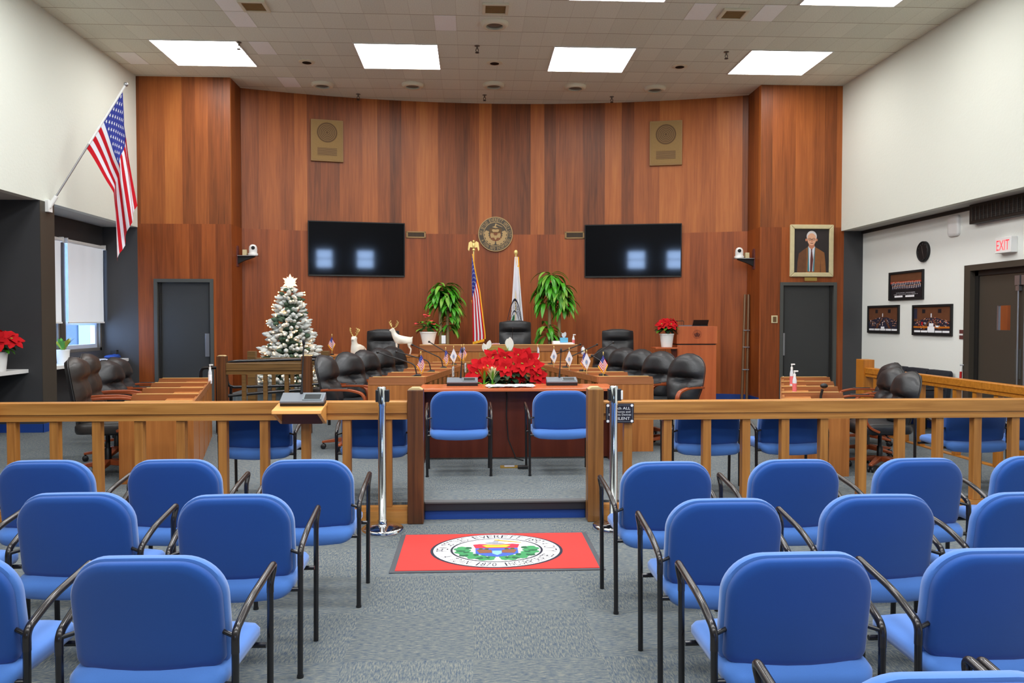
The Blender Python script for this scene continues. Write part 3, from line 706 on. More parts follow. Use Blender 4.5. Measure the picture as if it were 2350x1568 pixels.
# ================================================================ ON THE WOOD WALL
def wall_spot(px, py, off=.0):
    p = PW(px, py, off); a = math.atan2(p.x - .45, p.y - 1.36); return p, -a
def wbox_thing(name, label, cat, px0, py0, px1, py1, group=None, tilt=0):
    p, rz = wall_spot((px0 + px1) / 2, (py0 + py1) / 2); a, b = PW(px0, py0), PW(px1, py1)
    t = thing(name, label, cat, p, rz, group); return t, math.hypot(b.x - a.x, b.y - a.y) / 2, abs(a.z - b.z) / 2
for x0, y0, x1, y1, sd in ((713, 274, 788, 374, 'left'), (1491, 280, 1565, 379, 'right')):
    t, hx, hz = wbox_thing('wall_speaker', 'tan cloth wall speaker with round grille above the %s television' % sd, 'speaker', x0, y0, x1, y1, 'tan wall speakers')
    MB().box(-hx, hx, -.05, .0, -hz, hz, M['spk_f']).build('cabinet', t, bevel=.006)
    MB().box(-hx + .02, hx - .02, -.056, -.05, -hz + .02, hz - .02, M['spk']).build('cloth_panel', t, smooth=0)
    g = MB(); disc(g, lambda u, v: (u, -.058, v), 0, hx * .63, M['spk_d'], 32, (0, hz * .38)); 
    for j in range(1, 6): disc(g, lambda u, v: (u, -.0595, v), hx * .1 * j, hx * .1 * j + .008, M['spk_f'], 32, (0, hz * .38))
    g.build('woofer_grille', t, smooth=0)
    g = MB().box(-hx * .6, hx * .6, -.059, -.056, -hz * .72, -hz * .36, M['spk_d'])
    for j in range(8): g.box(-hx * .6, hx * .6, -.061, -.059, -hz * .7 + j * hz * .043, -hz * .685 + j * hz * .043, M['spk_f'])
    g.build('slot_grille', t, smooth=0)
for px0, py0, px1, py1, sd, nb in ((711, 509, 928, 635, 'left', 'above the white Christmas tree'), (1345, 514, 1559, 637, 'right', 'above the cherry lectern')):
    p, rz = wall_spot((px0 + px1) / 2, (py0 + py1) / 2, .09); a, b = PY(px0, py0, p.y), PY(px1, py1, p.y); hx = (b.x - a.x) / 2 / cos(rz); hz = (a.z - b.z) / 2
    t = thing('television', 'large flat black wall television mirroring windows, %s' % nb, 'television', p, rz, 'wall televisions'); t.rotation_euler = (rad(2.6), 0, rz)
    MB().box(-hx, hx, 0, .045, -hz, hz, M['black']).build('casing', t, bevel=.006)
    MB().box(-hx + .018, hx - .018, -.003, 0.002, -hz + .03, hz - .018, M['tvscreen']).build('screen', t, smooth=0)
    MB().box(-hx + .005, hx - .005, -.004, .001, -hz + .002, -hz + .009, M['frame_grey']).build('bottom_trim', t, smooth=0)
    MB().box(-.25, .25, .045, .14, -.2, .2, M['black']).build('wall_bracket', t, smooth=0)
for x0, y0, x1, y1, sd in ((932, 531, 977, 547, 'left'), (1296, 532, 1341, 548, 'right')):
    t, hx, hz = wbox_thing('wall_vent', 'small brass wall vent beside the %s television' % sd, 'vent', x0, y0, x1, y1, 'small brass wall vents'); f = MB()
    for s in (-1, 1): f.box(-hx, hx, -.02, 0.01, s * (hz - .012) - .012, s * (hz - .012) + .012, M['spk_f']).box(s * (hz - .016) if 0 else s * (hx - .016) - .016, s * (hx - .016) + .016, -.02, 0.01, -hz, hz, M['spk_f'])
    f.build('frame', t, smooth=0, bevel=.003)
    g = MB().box(-hx + .03, hx - .03, -.006, 0.01, -hz + .02, hz - .02, M['black'])
    for j in range(12): g.box(-hx + .035 + j * (2 * hx - .07) / 12, -hx + .043 + j * (2 * hx - .07) / 12, -.012, -.006, -hz + .02, hz - .02, M['spk_d'])
    g.build('grille', t, smooth=0)
p, rz = wall_spot(1137, 538); R = .325
t = thing('town_seal', 'round bronze town seal with raised lettering on the curved wood wall', 'seal', p, rz)
MB().lathe([(R, -.0), (R, .03), (R * .97, .04), (.001, .04)], M['bronze'], 48, X=Matrix.Rotation(pi / 2, 4, 'X')).build('medallion', t)
g = MB(); seal(g, lambda l: (lambda u, v: (u * R, -.041 - .0012 * l, v * R)), SEALB); g.build('relief', t, smooth=0)

# conference cameras on shelves
for sgn, base, px, lb in ((1, Vector((-4.045, 13.74, 2.72)), 0, 'white dome conference camera on the left wood return wall'), (-1, Vector((4.967, 13.66, 2.70)), 0, 'white dome conference camera on the right wood return wall')):
    t = thing('conference_camera', lb, 'camera', base, 0, 'wall conference cameras'); s = sgn
    MB().prism([(-.05, -.2), (.05, -.2), (.05, .12), (.03, .16), (-.03, .16), (-.05, .12)], min(0, s * .02), max(0, s * .02), M['tie'], 'x').build('back_plate', t, bevel=.003)
    MB().prism([(0, -.02), (s * .30, -.02), (s * .30, -.035), (s * .12, -.10), (0, -.16)], -.03, .03, M['black'], 'y').build('bracket', t, smooth=0)
    MB().box(min(s * .02, s * .36), max(s * .02, s * .36), -.07, .07, -.02, -.008, M['steel']).build('shelf', t, smooth=0)
    MB().box(min(s * .10, s * .17), max(s * .10, s * .17), -.04, .04, -.008, .09, M['tan']).build('power_box', t, bevel=.003)
    MB().lathe([(.08, -.008), (.085, .02), (.08, .03)], M['white'], 20, (s * .27, 0, 0)).build('base', t)
    b = MB().lathe([(.068, .032), (.07, .10), (.064, .14), (.045, .17), (.02, .182), (.001, .184)], M['white'], 20, (s * .27, 0, 0)).build('head', t)
    MB().lathe([(.03, 0), (.03, .02), (.024, .024), (.001, .02)], M['black'], 16, X=Matrix.Translation((s * .27 + s * .02, -.06, .12)) @ Matrix.Rotation(pi / 2, 4, 'X')).build('lens', b)

# portrait
p0, p1 = PY(1812, 516, 13.38), PY(1910, 636, 13.38); cx, cz = (p0.x + p1.x) / 2, (p0.z + p1.z) / 2; hx, hz = (p1.x - p0.x) / 2, (p0.z - p1.z) / 2
t = thing('portrait_painting', 'framed portrait of a white-haired man in a brown suit above the right door', 'painting', (cx, 13.38, cz))
f = MB(); w = .075
for s in (-1, 1):
    f.prism([(s * hx, -hz), (s * hx, hz), (s * (hx - w), hz - w), (s * (hx - w), -hz + w)], -.05, 0, M['tan'], 'y')
    f.prism([(-hx, s * hz), (hx, s * hz), (hx - w, s * (hz - w)), (-hx + w, s * (hz - w))], -.05, 0, M['tan'], 'y')
f.build('frame', t, bevel=.012, smooth=0)
MB().box(-hx + w - .01, hx - w + .01, -.02, -.012, -hz + w - .01, hz - w + .01, M['canvas']).build('canvas', t, smooth=0)
g = MB(); W, H = hx - w, hz - w
P = lambda l: (lambda u, v: (u * W, -.0205 - .0008 * l, v * H))
def q(l, pts, m): poly(g, P(l), pts, M[m])
q(0, [(-.82, -1), (-.80, -.55), (-.72, -.12), (-.5, .02), (-.2, .18), (.2, .18), (.5, .04), (.74, -.08), (.80, -.5), (.84, -1)], 'suit')
q(1, [(-.82, -1), (-.80, -.55), (-.72, -.12), (-.5, .02), (-.3, .12), (-.28, -.4), (-.3, -1)], 'suit_d')
q(1, [(.5, -1), (.52, -.3), (.56, -1)], 'suit_d')
q(2, [(-.2, .2), (.2, .2), (.12, -.3), (.08, -.95), (-.14, -.95), (-.16, -.3)], 'fwhite')
q(3, [(-.21, .18), (-.17, .16), (-.12, -.95), (-.22, -.95), (-.2, -.2)], 'teal'); q(3, [(.21, .18), (.18, .16), (.08, -.95), (.16, -.95), (.19, -.2)], 'teal')
q(4, [(-.04, .08), (.04, .08), (.03, .0), (.10, -.4), (.04, -.95), (-.08, -.95), (-.07, -.4), (-.03, 0)], 'tie')
q(3, [(-.16, .34), (.16, .34), (.17, .18), (0, .06), (-.17, .18)], 'skin_d')
for cxx in (-.31, .29): disc(g, P(4), 0, .055, M['skin_d'], 12, (cxx, .50), 1.2)
disc(g, P(5), 0, .25, M['skin'], 28, (0, .53), 1.12)
disc(g, P(4), 0, .29, M['hairw'], 28, (.0, .665), .88)
q(6, [(-.25, .66), (-.18, .73), (0, .76), (.18, .73), (.25, .66), (.2, .64), (0, .68), (-.2, .64)], 'skin')
for cxx in (-.11, .12): disc(g, P(7), .062, .08, M['photo_dark'], 16, (cxx, .53), .75); disc(g, P(8), 0, .018, M['photo_dark'], 8, (cxx, .535))
q(7, [(-.03, .54), (.04, .54), (.04, .525), (-.03, .525)], 'photo_dark'); q(7, [(-.01, .52), (.03, .52), (.06, .42), (-.03, .42)], 'skin_d'); q(7, [(-.09, .36), (.1, .36), (.07, .335), (-.06, .335)], 'tie')
g.build('painted_figure', t, smooth=0)
pl = PY(1860, 641, 13.38); MB().box(-.11, .11, -.012, 0, -.03, .03, M['brass']).build('name_plate', t, loc=(pl.x - cx, 0, pl.z - cz), smooth=0)
p = PY(1777, 733, 13.38); t = thing('wall_switch', 'small cream volume control plate on wood beside the right door', 'switch', p)
MB().box(-.055, .055, -.012, 0, -.065, .065, M['tan']).build('plate', t, bevel=.003); MB().box(-.03, .03, -.02, -.012, -.045, .045, M['spk_d']).build('dial', t, bevel=.003)

# ================================================================ RIGHT WALL
def rwall(py_pts): return [PX(a, b, XRW) for a, b in py_pts]
RZR = -pi / 2   # local +x runs along -Y (to the right as seen), local -y faces the room
def photo(label, pts, kind):
    a, b, c, d = rwall(pts); y0 = max(a.y, c.y); y1 = min(b.y, d.y); z1 = (a.z + b.z) / 2; z0 = (c.z + d.z) / 2
    hx, hz = (y0 - y1) / 2, (z1 - z0) / 2
    t = thing('framed_photograph', label, 'picture', (XRW, (y0 + y1) / 2, (z0 + z1) / 2), RZR, 'black framed council photographs')
    f = MB(); w = .035
    for s in (-1, 1): f.box(-hx, hx, -.03, 0, s * (hz - w / 2) - w / 2, s * (hz - w / 2) + w / 2, M['black']).box(s * (hx - w / 2) - w / 2, s * (hx - w / 2) + w / 2, -.03, 0, -hz + w, hz - w, M['black'])
    f.build('frame', t, bevel=.003, smooth=0)
    W, H = hx - w, hz - w; g = MB().box(-W, W, -.012, -.008, -H, H, M['photo_dark']); rn = random.Random(label)
    cnt = [0]
    def P(l):
        cnt[0] += 1; o = -.0125 - .0002 * l - .000035 * cnt[0]
        return lambda u, v: (u * W, o, v * H)
    def R(l, u0, v0, u1, v1, m): poly(g, P(l), [(u0, v0), (u1, v0), (u1, v1), (u0, v1)], M[m])
    if kind == 0:
        R(1, -1, .35, 1, 1, 'photo_wood'); R(1, -1, .2, 1, .36, 'photo_red')
        for r_ in range(2):
            for i in range(17):
                u = -.88 + i * .108 + r_ * .05; v = .28 - r_ * .28 + rn.uniform(-.04, .04)
                R(2, u - .05, v - .3, u + .05, v - .04, 'photo_navy'); disc(g, P(3), 0, .035, M['skin'], 8, (u, v), 1.3); R(3, u - .012, v - .2, u + .012, v - .05, 'fwhite')
        for i in range(12): R(2, -.7 + i * .12, -.23, -.66 + i * .12, -.2, 'skin')
        put_text(g, 'COUNCIL CHAMBER', M['fwhite'], P(2), 0, -.62, .07, 1.2); put_text(g, 'city council members', M['fwhite'], P(2), 0, -.74, .06, 1.5)
        R(2, -.7, -.95, -.18, -.80, 'paper'); R(2, .0, -.95, .55, -.80, 'paper')
    else:
        R(1, -1, -.1, 1, 1, 'photo_wood')
        for u in (-.45, .42): R(2, u - .09, .52, u + .09, .82, 'photo_dark')
        R(2, -1, .1, -.82, .9, 'photo_navy' if kind == 2 else 'photo_wood'); R(2, -.06, .2, .0, .5, 'fwhite')
        poly(g, P(2), [(-1, -.75), (1, -.75), (1, -.2), (.3, .15), (-.3, .15), (-1, -.2)], M['photo_navy'])
        for i in range(90 if kind == 2 else 60):
            u = rn.uniform(-.92, .92); v = rn.uniform(-.6, .22 - .3 * abs(u)); R(3, u - .02, v - .09, u + .02, v, rn.choice(['photo_dark', 'fwhite', 'photo_wood', 'photo_navy', 'photo_red' if kind == 2 else 'photo_dark'])); disc(g, P(4), 0, .022, M['skin'], 6, (u, v + .02), 1.3)
        poly(g, P(3), [(-.5, -.75), (-.35, -.75), (-.05, .05), (-.1, .05)], M['photo_wood']); poly(g, P(3), [(.55, -.75), (.4, -.75), (.1, .05), (.14, .05)], M['photo_wood'])
        if kind == 2: R(4, -1, -.62, 1, -.48, 'photo_or'); R(5, -.56, -.40, -.46, -.14, 'redpaint')
        for i in range(5): R(5, -.96 + i * .39, -.95, -.60 + i * .39, -.80, 'paper')
        R(6, -.12, -.79, .12, -.62, 'paper')
        if kind == 2: R(7, -.2, -.9, .18, -.5, 'paper'); R(8, -.12, -.49, .12, -.25, 'paper'); R(7, .25, -.55, .4, -.42, 'paper')
    g.build('photo_print', t, smooth=0)
photo('black framed group photograph of rows of people, top of the three under the clock', [(2043, 627), (2121, 617), (2045, 690), (2121, 687)], 0)
photo('black framed photograph of the chamber, lower one nearest the wood wall', [(1994, 703), (2065, 699), (1996, 764), (2065, 766)], 1)
photo('black framed photograph of the crowded chamber, lower one nearest the brown door', [(2097, 700), (2187, 698), (2099, 768), (2187, 773)], 2)
a, b, c, d = rwall([(2109, 578), (2136, 578), (2122, 553), (2122, 602)]); R = .155
t = thing('wall_clock', 'round black wall clock on the white right wall', 'clock', (XRW, c.y, (c.z + d.z) / 2), RZR)
RX = Matrix.Rotation(pi / 2, 4, 'X')
MB().lathe([(R, 0), (R, .035), (R * .92, .045), (R * .86, .03), (.001, .03)], M['black'], 32, X=RX).build('case', t)
g = MB()
for i in range(12):
    a = 2 * pi * i / 12; g.prism([(R * .72 * sin(a) - .004, R * .72 * cos(a) - .004), (R * .72 * sin(a) + .004, R * .72 * cos(a) - .004), (R * .8 * sin(a) + .004, R * .8 * cos(a) + .004), (R * .8 * sin(a) - .004, R * .8 * cos(a) + .004)], -.0325, -.031, M['greyplastic'], 'y')
g.build('dial_marks', t, smooth=0)
for ln, an in ((.09, -12), (.12, 158)):
    a = rad(an); MB().add([(-.005 * cos(a), -.035, .005 * sin(a)), (.005 * cos(a), -.035, -.005 * sin(a)), (ln * sin(a) + .002, -.035, ln * cos(a)), (ln * sin(a) - .002, -.035, ln * cos(a))], [(0, 1, 2, 3)], M['steel']).build('clock_hand', t, smooth=0)
a, b, c = rwall([(2177, 500), (2204, 500), (2190, 541)])
t = thing('wireless_access_point', 'white rounded square wireless box on the right wall below the ceiling trim', 'wall box', (XRW, (a.y + b.y) / 2 - .02, (a.z + c.z) / 2 + .0), RZR)
MB().pad(.125, .145, .05, [(.0, 0), (0, -.03), (.012, -.042)], M['white']).build('housing', t); MB().box(-.08, .08, -.004, 0, -.1, .1, M['greyplastic']).build('mount', t, smooth=0)
a, b, c, d, e = rwall([(2303, 548), (2332, 541), (2305, 581), (2332, 574), (2343, 540)])
t = thing('exit_sign', 'white exit sign with red letters above the brown double door', 'sign', (XRW - .03, (a.y + b.y) / 2, (a.z + c.z) / 2), RZR)
MB().box(-.15, .15, -.06, .03, -.1, .1, M['white']).build('housing', t, bevel=.006)
g = MB(); put_text(g, 'EXIT', M['exitred'], lambda u, v: (u, -.0615, v), 0, -.065, .13, .24); g.build('lettering', t, smooth=0)
p = PX(2207, 768, XRW); t = thing('light_switch', 'brown light switch plate beside the brown double door', 'switch', p, RZR)
MB().box(-.045, .045, -.008, 0, -.065, .065, M['tie']).build('plate', t, bevel=.002); MB().box(-.04, .04, -.012, -.008, -.012, .012, M['white']).build('toggle_strip', t, smooth=0)
# black air grille under the soffit
t = thing('air_grille', 'long black air grille under the soffit at the upper right', 'vent', (XRW, 9.2, 3.02), RZR)
f = MB().box(-1.1, 1.1, -.10, 0, -.13, .13, M['black_trim']); f.build('housing', t, bevel=.005)
g = MB()
for i in range(26): g.box(-1.04 + i * .08, -1.03 + i * .08, -.108, -.10, -.09, .09, M['frame_grey'])
for i in range(8): g.box(-1.04, 1.02, -.105, -.10, -.09 + i * .025, -.084 + i * .025, M['black'])
g.build('louvres', t, smooth=0)
# red hooked pole
t = thing('hooked_pole', 'red curved shaft with pale top grip leaning beside the brown double door', 'pole', (XRW - .05, 10.55, 0))
MB().tube([(-.0, -.06, .97), (-.005, -.052, .89)], .014, M['white'], 10).build('grip', t)
MB().tube([(-.02, -.05, .98), (.02, -.07, .98)], .011, M['steel'], 8).build('handle_bar', t)
MB().tube(smooth_path([(-.005, -.052, .89), (-.01, -.02, .30), (-.05, .12, .06), (-.10, .20, .02)], .2, 8), .016, M['redpaint'], 10).build('shaft', t)
# row of three dark upholstered chairs by the right wall
for i in range(3):
    t = thing('waiting_chair', 'dark navy cloth waiting chair against the right wall, %s' % ('farthest from the brown door', 'middle of the three', 'nearest the brown door')[i], 'chair', (6.42, 12.05 - i * .55, 0), -pi / 2, 'three dark wall chairs')
    n = M['navy_cloth']
    MB().pad(.265, .22, .06, [(.03, -.05), (0, -.03), (0, .03), (.03, .05)], n, lambda a, b, d: (a, .27 + d + b * .12, .66 + b)).build('backrest', t)
    MB().pad(.265, .25, .06, [(.03, -.05), (0, -.03), (0, .03), (.03, .05)], n, lambda a, b, d: (a, b, .42 + d)).build('seat', t)
    for sx in (-1, 1):
        for sy in (-.2, .24): MB().tube([(sx * .235, sy, 0), (sx * .235, sy, .39)], .014, M['blackmetal'], 8).build('leg', t)
        MB().tube(smooth_path([(sx * .25, -.2, .40), (sx * .25, -.2, .62), (sx * .25, .2, .62)], .06), .014, M['blackmetal'], 8).build('armrest', t)

# ================================================================ BLUE ARMCHAIRS (face +y)
def make_blue_chair(w):
    """w = half width of the back"""
    t = thing('armchair', 'x', 'chair'); lw = w + .033
    def back(a, b, d): return (a, -.17 - (b + .185) * .17 + d + .45 * a * a, .632 + b + (.012 if b > 0 else -.012) * (1 - (a / w) ** 2) * min(1, abs(b) / .15))
    def cush(a, b, d): return (a, -.17 - (b + .185) * .17 + d + .45 * a * a, .634 + b + (.012 if b > 0 else -.012) * (1 - (a / w) ** 2) * min(1, abs(b) / .15))
    MB().pad(w - .010, .178, .125, [(.03, -.034), (.008, -.031), (0, -.022), (0, -.002), (.012, .004)], M['blue2'], back, rb=.035, n=10).build('back_shell', t, smooth=50)
    MB().pad(w, .186, .13, [(.012, .0), (.002, .004), (0, .012), (0, .034), (.012, .052), (.05, .062)], M['blue'], cush, rb=.035, n=10).build('back_cushion', t, smooth=50)
    def seat(a, b, d):
        z = .43 + d - .028 * max(0, -(b + .10) / .15) ** 2 - .022 * max(0, (b - .14) / .1) ** 2 - .02 * (1 - abs(a / w) ** 2) * (d < 0)
        return (a, b + .0, z)
    MB().pad(w + .005, .245, .09, [(.05, -.038), (.01, -.03), (0, -.012), (0, .012), (.012, .028), (.05, .036)], M['blue'], seat, rb=.07, n=8).build('seat', t, smooth=50)
    for s in (-1, 1):
        x = s * lw
        MB().tube([(x * .985, -.2, 0), (x, -.2, .505)], .0125, M['blackmetal'], 12).build('leg', t)
        MB().tube([(x * .985, .205, 0), (x, .205, .565)], .0125, M['blackmetal'], 12).build('leg', t)
        MB().tube(smooth_path([(x, -.2, .505), (x, -.2, .575), (x + s * .006, -.06, .632), (x + s * .008, .240, .672), (x, .205, .60), (x, .205, .565)], .075, 8), .0136, M['blackgloss'], 12).build('armrest', t)
        for yy in (-.2,): MB().lathe([(.015, 0), (.015, .012)], M['plastic'], 10, (x * .985, yy, 0)).build('foot_cap', t)
    f = MB().tube([(-lw, -.2, .40), (lw, -.2, .40)], .011, M['blackmetal'], 8).tube([(-lw, .15, .385), (lw, .15, .385)], .011, M['blackmetal'], 8).box(-w * .6, w * .6, -.17, .14, .375, .39, M['plastic'])
    for s in (-1, 1): f.tube([(s * lw, -.2, .56), (s * (w - .03), -.175, .575)], .008, M['blackmetal'], 8)
    f.build('under_frame', t)
    return t
A = make_blue_chair(.253); used = []
def place(src, X, Y, rz, label, group, z=0):
    if not any(src is u for u in used):
        used.append(src); src.location = (X, Y, z); src.rotation_euler = (0, 0, rz); src['label'] = label; src['group'] = group; return src
    return dup(src, (X, Y, z), rz, label, group)
rn = random.Random(5)
ordn = ['aisle-end', 'second', 'third', 'fourth']
def aud(X, Yt, row, side, k):
    rows = {1: 'in the row against the rail', 2: 'in the second row behind the rail', 3: 'in the third row behind the rail', 4: 'in the nearest row at the bottom edge'}
    lb = 'blue armchair %s, %s, %s side' % (rows[row], ('at the aisle' if k == 0 else ordn[k] + ' from the aisle'), side)
    X += (.004 if row == 1 and X > 0 else .026) * (1 if X > 0 else -1)
    place(A, X, Yt + .245, rad(rn.uniform(-1.6, 1.6)), lb, 'blue audience armchairs')
for k, (X, Y) in enumerate(((-.894, 4.32), (-1.633, 4.36), (-2.333, 4.37))): aud(X, Y, 1, 'left', k)
for k, (X, Y) in enumerate(((-1.034, 3.46), (-1.757, 3.53), (-2.48, 3.55))): aud(X, Y, 2, 'left', k)
for k, (X, Y) in enumerate(((-1.036, 2.556), (-1.735, 2.60))): aud(X, Y, 3, 'left', k)
for k, (X, Y) in enumerate(((1.05, 4.16), (1.778, 4.19), (2.487, 4.195), (3.211, 4.227))): aud(X, Y, 1, 'right', k)
for k, (X, Y) in enumerate(((1.065, 3.272), (1.775, 3.319), (2.47, 3.327))): aud(X, Y, 2, 'right', k)
for k, (X, Y) in enumerate(((1.056, 2.488), (1.767, 2.496))): aud(X, Y, 3, 'right', k)
for k, (X, Y) in enumerate(((1.035, 1.60), (1.655, 1.585))): aud(X, Y, 4, 'right', k)
WIDE = make_blue_chair(.268)
for X, Y, lb in ((-.133, 7.50, 'blue padded armchair at the cherry clerk table, left one'), (.826, 7.50, 'blue padded armchair at the cherry clerk table, right one'),
                 (-1.725, 6.56, 'blue padded armchair behind the rail left of the wooden console shelf'), (-.80, 6.56, 'blue padded armchair behind the rail, between console shelf and left gate post'),
                 (1.947, 6.56, 'blue padded armchair behind the rail, first right of the silence sign'), (2.642, 6.56, 'blue padded armchair behind the rail, in front of the right desk row'),
                 (4.25, 6.60, 'blue padded armchair behind the rail beside the right side rail'), (4.852, 6.63, 'blue padded armchair at the far right edge behind the rail')):
    o = place(WIDE, X, Y, rad(rn.uniform(-1.5, 1.5)), lb, 'blue armchairs inside the rail', PLAT); o.scale = (1, 1, .962)

# ================================================================ RAILS
def rail_run(name, label, p, q, mats, z0, ztop, zbot, base, spac, off, posts=(), depth=.10, bal=.066):
    """straight balustrade from p to q (plan points), local x along the run"""
    p, q = Vector(p), Vector(q); L = (q - p).length; a = math.atan2(q.y - p.y, q.x - p.x)
    t = thing(name, label, 'railing', (p.x, p.y, 0), a); mh, mv = mats
    f = MB(); h = ztop - zbot
    f.prism([(-depth / 2, zbot + h * .36), (depth / 2, zbot + h * .36), (depth / 2, ztop - .006), (depth / 2 - .006, ztop), (-depth / 2 + .006, ztop), (-depth / 2, ztop - .006)], 0, L, mh, 'x')
    f.box(0, L, -depth / 2 + .012, depth / 2 - .012, zbot + h * .18, zbot + h * .36, mh).box(0, L, -depth / 2 + .004, depth / 2 - .004, zbot, zbot + h * .2, mh)
    f.build('handrail', t, smooth=0)
    if base:
        b = MB().box(0, L, -depth / 2, depth / 2, base[0], base[1] - .03, mh).box(0, L, -depth / 2 + .012, depth / 2 - .012, base[1] - .03, base[1], mh); b.build('base_rail', t, smooth=0)
    bz = base[1] if base else z0; x = off
    while x < L:
        MB().box(x - bal / 2, x + bal / 2, -bal / 2, bal / 2, bz, zbot, mv).build('baluster', t, bevel=.004, smooth=0); x += spac
    return t
H_, V_ = M['railw'], M['railw_v']
RY = 6.205
lr = rail_run('balustrade', 'long honey oak rail with square balusters left of the gate opening', (-5.15, RY), (-.515, RY), (H_, V_), PLAT, .965, .822, (0, .13), .3185, .0215)
rr = rail_run('balustrade', 'long honey oak rail with square balusters right of the gate opening', (1.035, RY), (5.20, RY), (H_, V_), PLAT, .958, .808, (0, .13), .3195, .20)
for X, lb in ((-.45, 'dark stained gate post left of the opening'), (.97, 'weathered gate post right of the opening')):
    t = thing('gate_post', lb, 'post', (X, RY - .01, 0), 0, 'gate posts')
    MB().box(-.062, .062, -.062, .062, 0, 1.055, M['post'] if X < 0 else M['post2']).build('shaft', t, bevel=.006, smooth=0)
    MB().prism([(-.056, 1.055), (.056, 1.055), (.03, 1.072), (-.03, 1.072)], -.056, .056, M['endgrain'], 'y').build('chamfered_top', t, smooth=0)
sy = rail_run('balustrade', 'honey oak side rail running back along the right of the council floor', (5.20, 6.27), (5.20, 10.05), (M['railw_y'], M['railw_yv']), 0, .975, .86, (0, .15), .335, .22)
t = MB().box(-.075, .075, -.10, .10, 0, 1.08, M['railw_yv']).build('rail_post', loc=(5.20, 10.15, 0), bevel=.006, smooth=0); tag(t, 'square honey oak end post of the right side rail by the dark wall strip', 'post')
t = MB().box(-.05, .05, -.05, .05, 0, 1.2, M['railw_v']).build('rail_post', loc=(-3.675, RY - .10, 0), bevel=.006, smooth=0); tag(t, 'tall oak post cut by the left edge beside the rail', 'post')
# console shelf on the rail
t = thing('console_shelf', 'pale maple bracket shelf on the left rail under the microphone console', 'shelf', (-1.315, 6.10, .925))
MB().prism([(-.20, .0), (-.12, -.03), (.04, -.03), (.04, .02), (-.14, .02)] if 0 else [(-.20, -.028), (.05, .012), (.05, .040), (-.19, .002)], -.185, .185, M['shelfw'], 'x').build('shelf_board', t, bevel=.006)
for s in (-1, 1): MB().prism([(-.19, -.028), (.05, .010), (.05, -.13)], s * .165 - .012, s * .165 + .012, M['shelfw'], 'x').build('side_bracket', t, smooth=0)
MB().box(-.153, .153, .0, .05, -.125, .0, M['shelfd']).build('back_board', t, smooth=0)
# plaque
t = thing('silence_sign', 'black plaque with white lettering about silent devices on the right rail', 'sign', (1.163, RY - .052, .862), 0)
hx, hz = .112, .078
MB().box(-hx, hx, -.008, 0, -hz, hz, M['sblack']).build('plaque', t, bevel=.004)
g = MB(); mp = lambda u, v: (u, -.0088, v); wq = M['paper']
for s in (-1, 1):
    g.box(-hx + .012, hx - .012, -.009, -.008, s * (hz - .012) - .002, s * (hz - .012) + .002, M['greyplastic']).box(s * (hx - .012) - .002, s * (hx - .012) + .002, -.009, -.008, -hz + .012, hz - .012, M['greyplastic'])
    for r in (-1, 1): disc(g, lambda u, v: (u, -.0095, v), 0, .011, wq, 12, (s * (hx - .016), r * (hz - .016)))
for tx, y, h, w in (('Switch ALL', .030, .021, .165), ('Cell Phones and', .005, .016, .165), ('Electronic Devices', -.018, .016, .178), ('to SILENT', -.052, .022, .160)): put_text(g, tx, wq, mp, 0, y, h, w)
g.build('lettering', t, smooth=0)
# stanchions
for X, lb, s in ((-.685, 'chrome belt stanchion before the left rail', 1), (1.075, 'chrome belt stanchion before the silence sign', 1)):
    t = thing('stanchion', lb, 'stanchion', (X, 5.935, 0), 0, 'chrome stanchions')
    MB().lathe([(.158, 0), (.158, .028), (.150, .036)], M['chrome'], 36).build('base_rim', t)
    MB().lathe([(.150, .033), (.12, .045), (.035, .06)], M['chrome'], 36).build('base_dome', t)
    MB().lathe([(.036, .05), (.036, .09), (.030, .095), (.030, 1.0), (.0305, 1.01)], M['chrome'], 24).build('tube', t)
    h = MB().lathe([(.034, .955), (.034, 1.09), (.028, 1.1), (.001, 1.1)], M['chrome'], 20).build('head', t)
    MB().box(-.045, -.02, -.026, .026, .985, 1.075, M['plastic']).box(.02, .056, -.026, .026, .985, 1.075, M['plastic']).build('belt_cassette', h, bevel=.004)
    MB().box(-.004, .004, -.0365, -.033, .97, 1.06, M['black']).build('belt_slot', h, smooth=0)
    if X > 0: MB().box(.05, .066, -.03, -.024, .995, 1.065, M['white']).build('belt_clip', h, bevel=.003)
# seal mat
t = thing('door_mat', 'red floor mat with round town seal before the gate opening', 'mat', (.158, 5.385, 0))
MB().box(-.69, .69, -.445, .445, 0, .006, M['matgrey']).build('rubber_edge', t, bevel=.003)
MB().box(-.655, .655, -.415, .415, .004, .010, M['matred']).build('pile', t, bevel=.002)
g = MB(); R = .405; seal(g, lambda l: (lambda u, v: (u * R * 1.13 + .005, v * R * .98, .0105 + .0007 * l)), SEALC); g.build('town_seal_print', t, smooth=0)

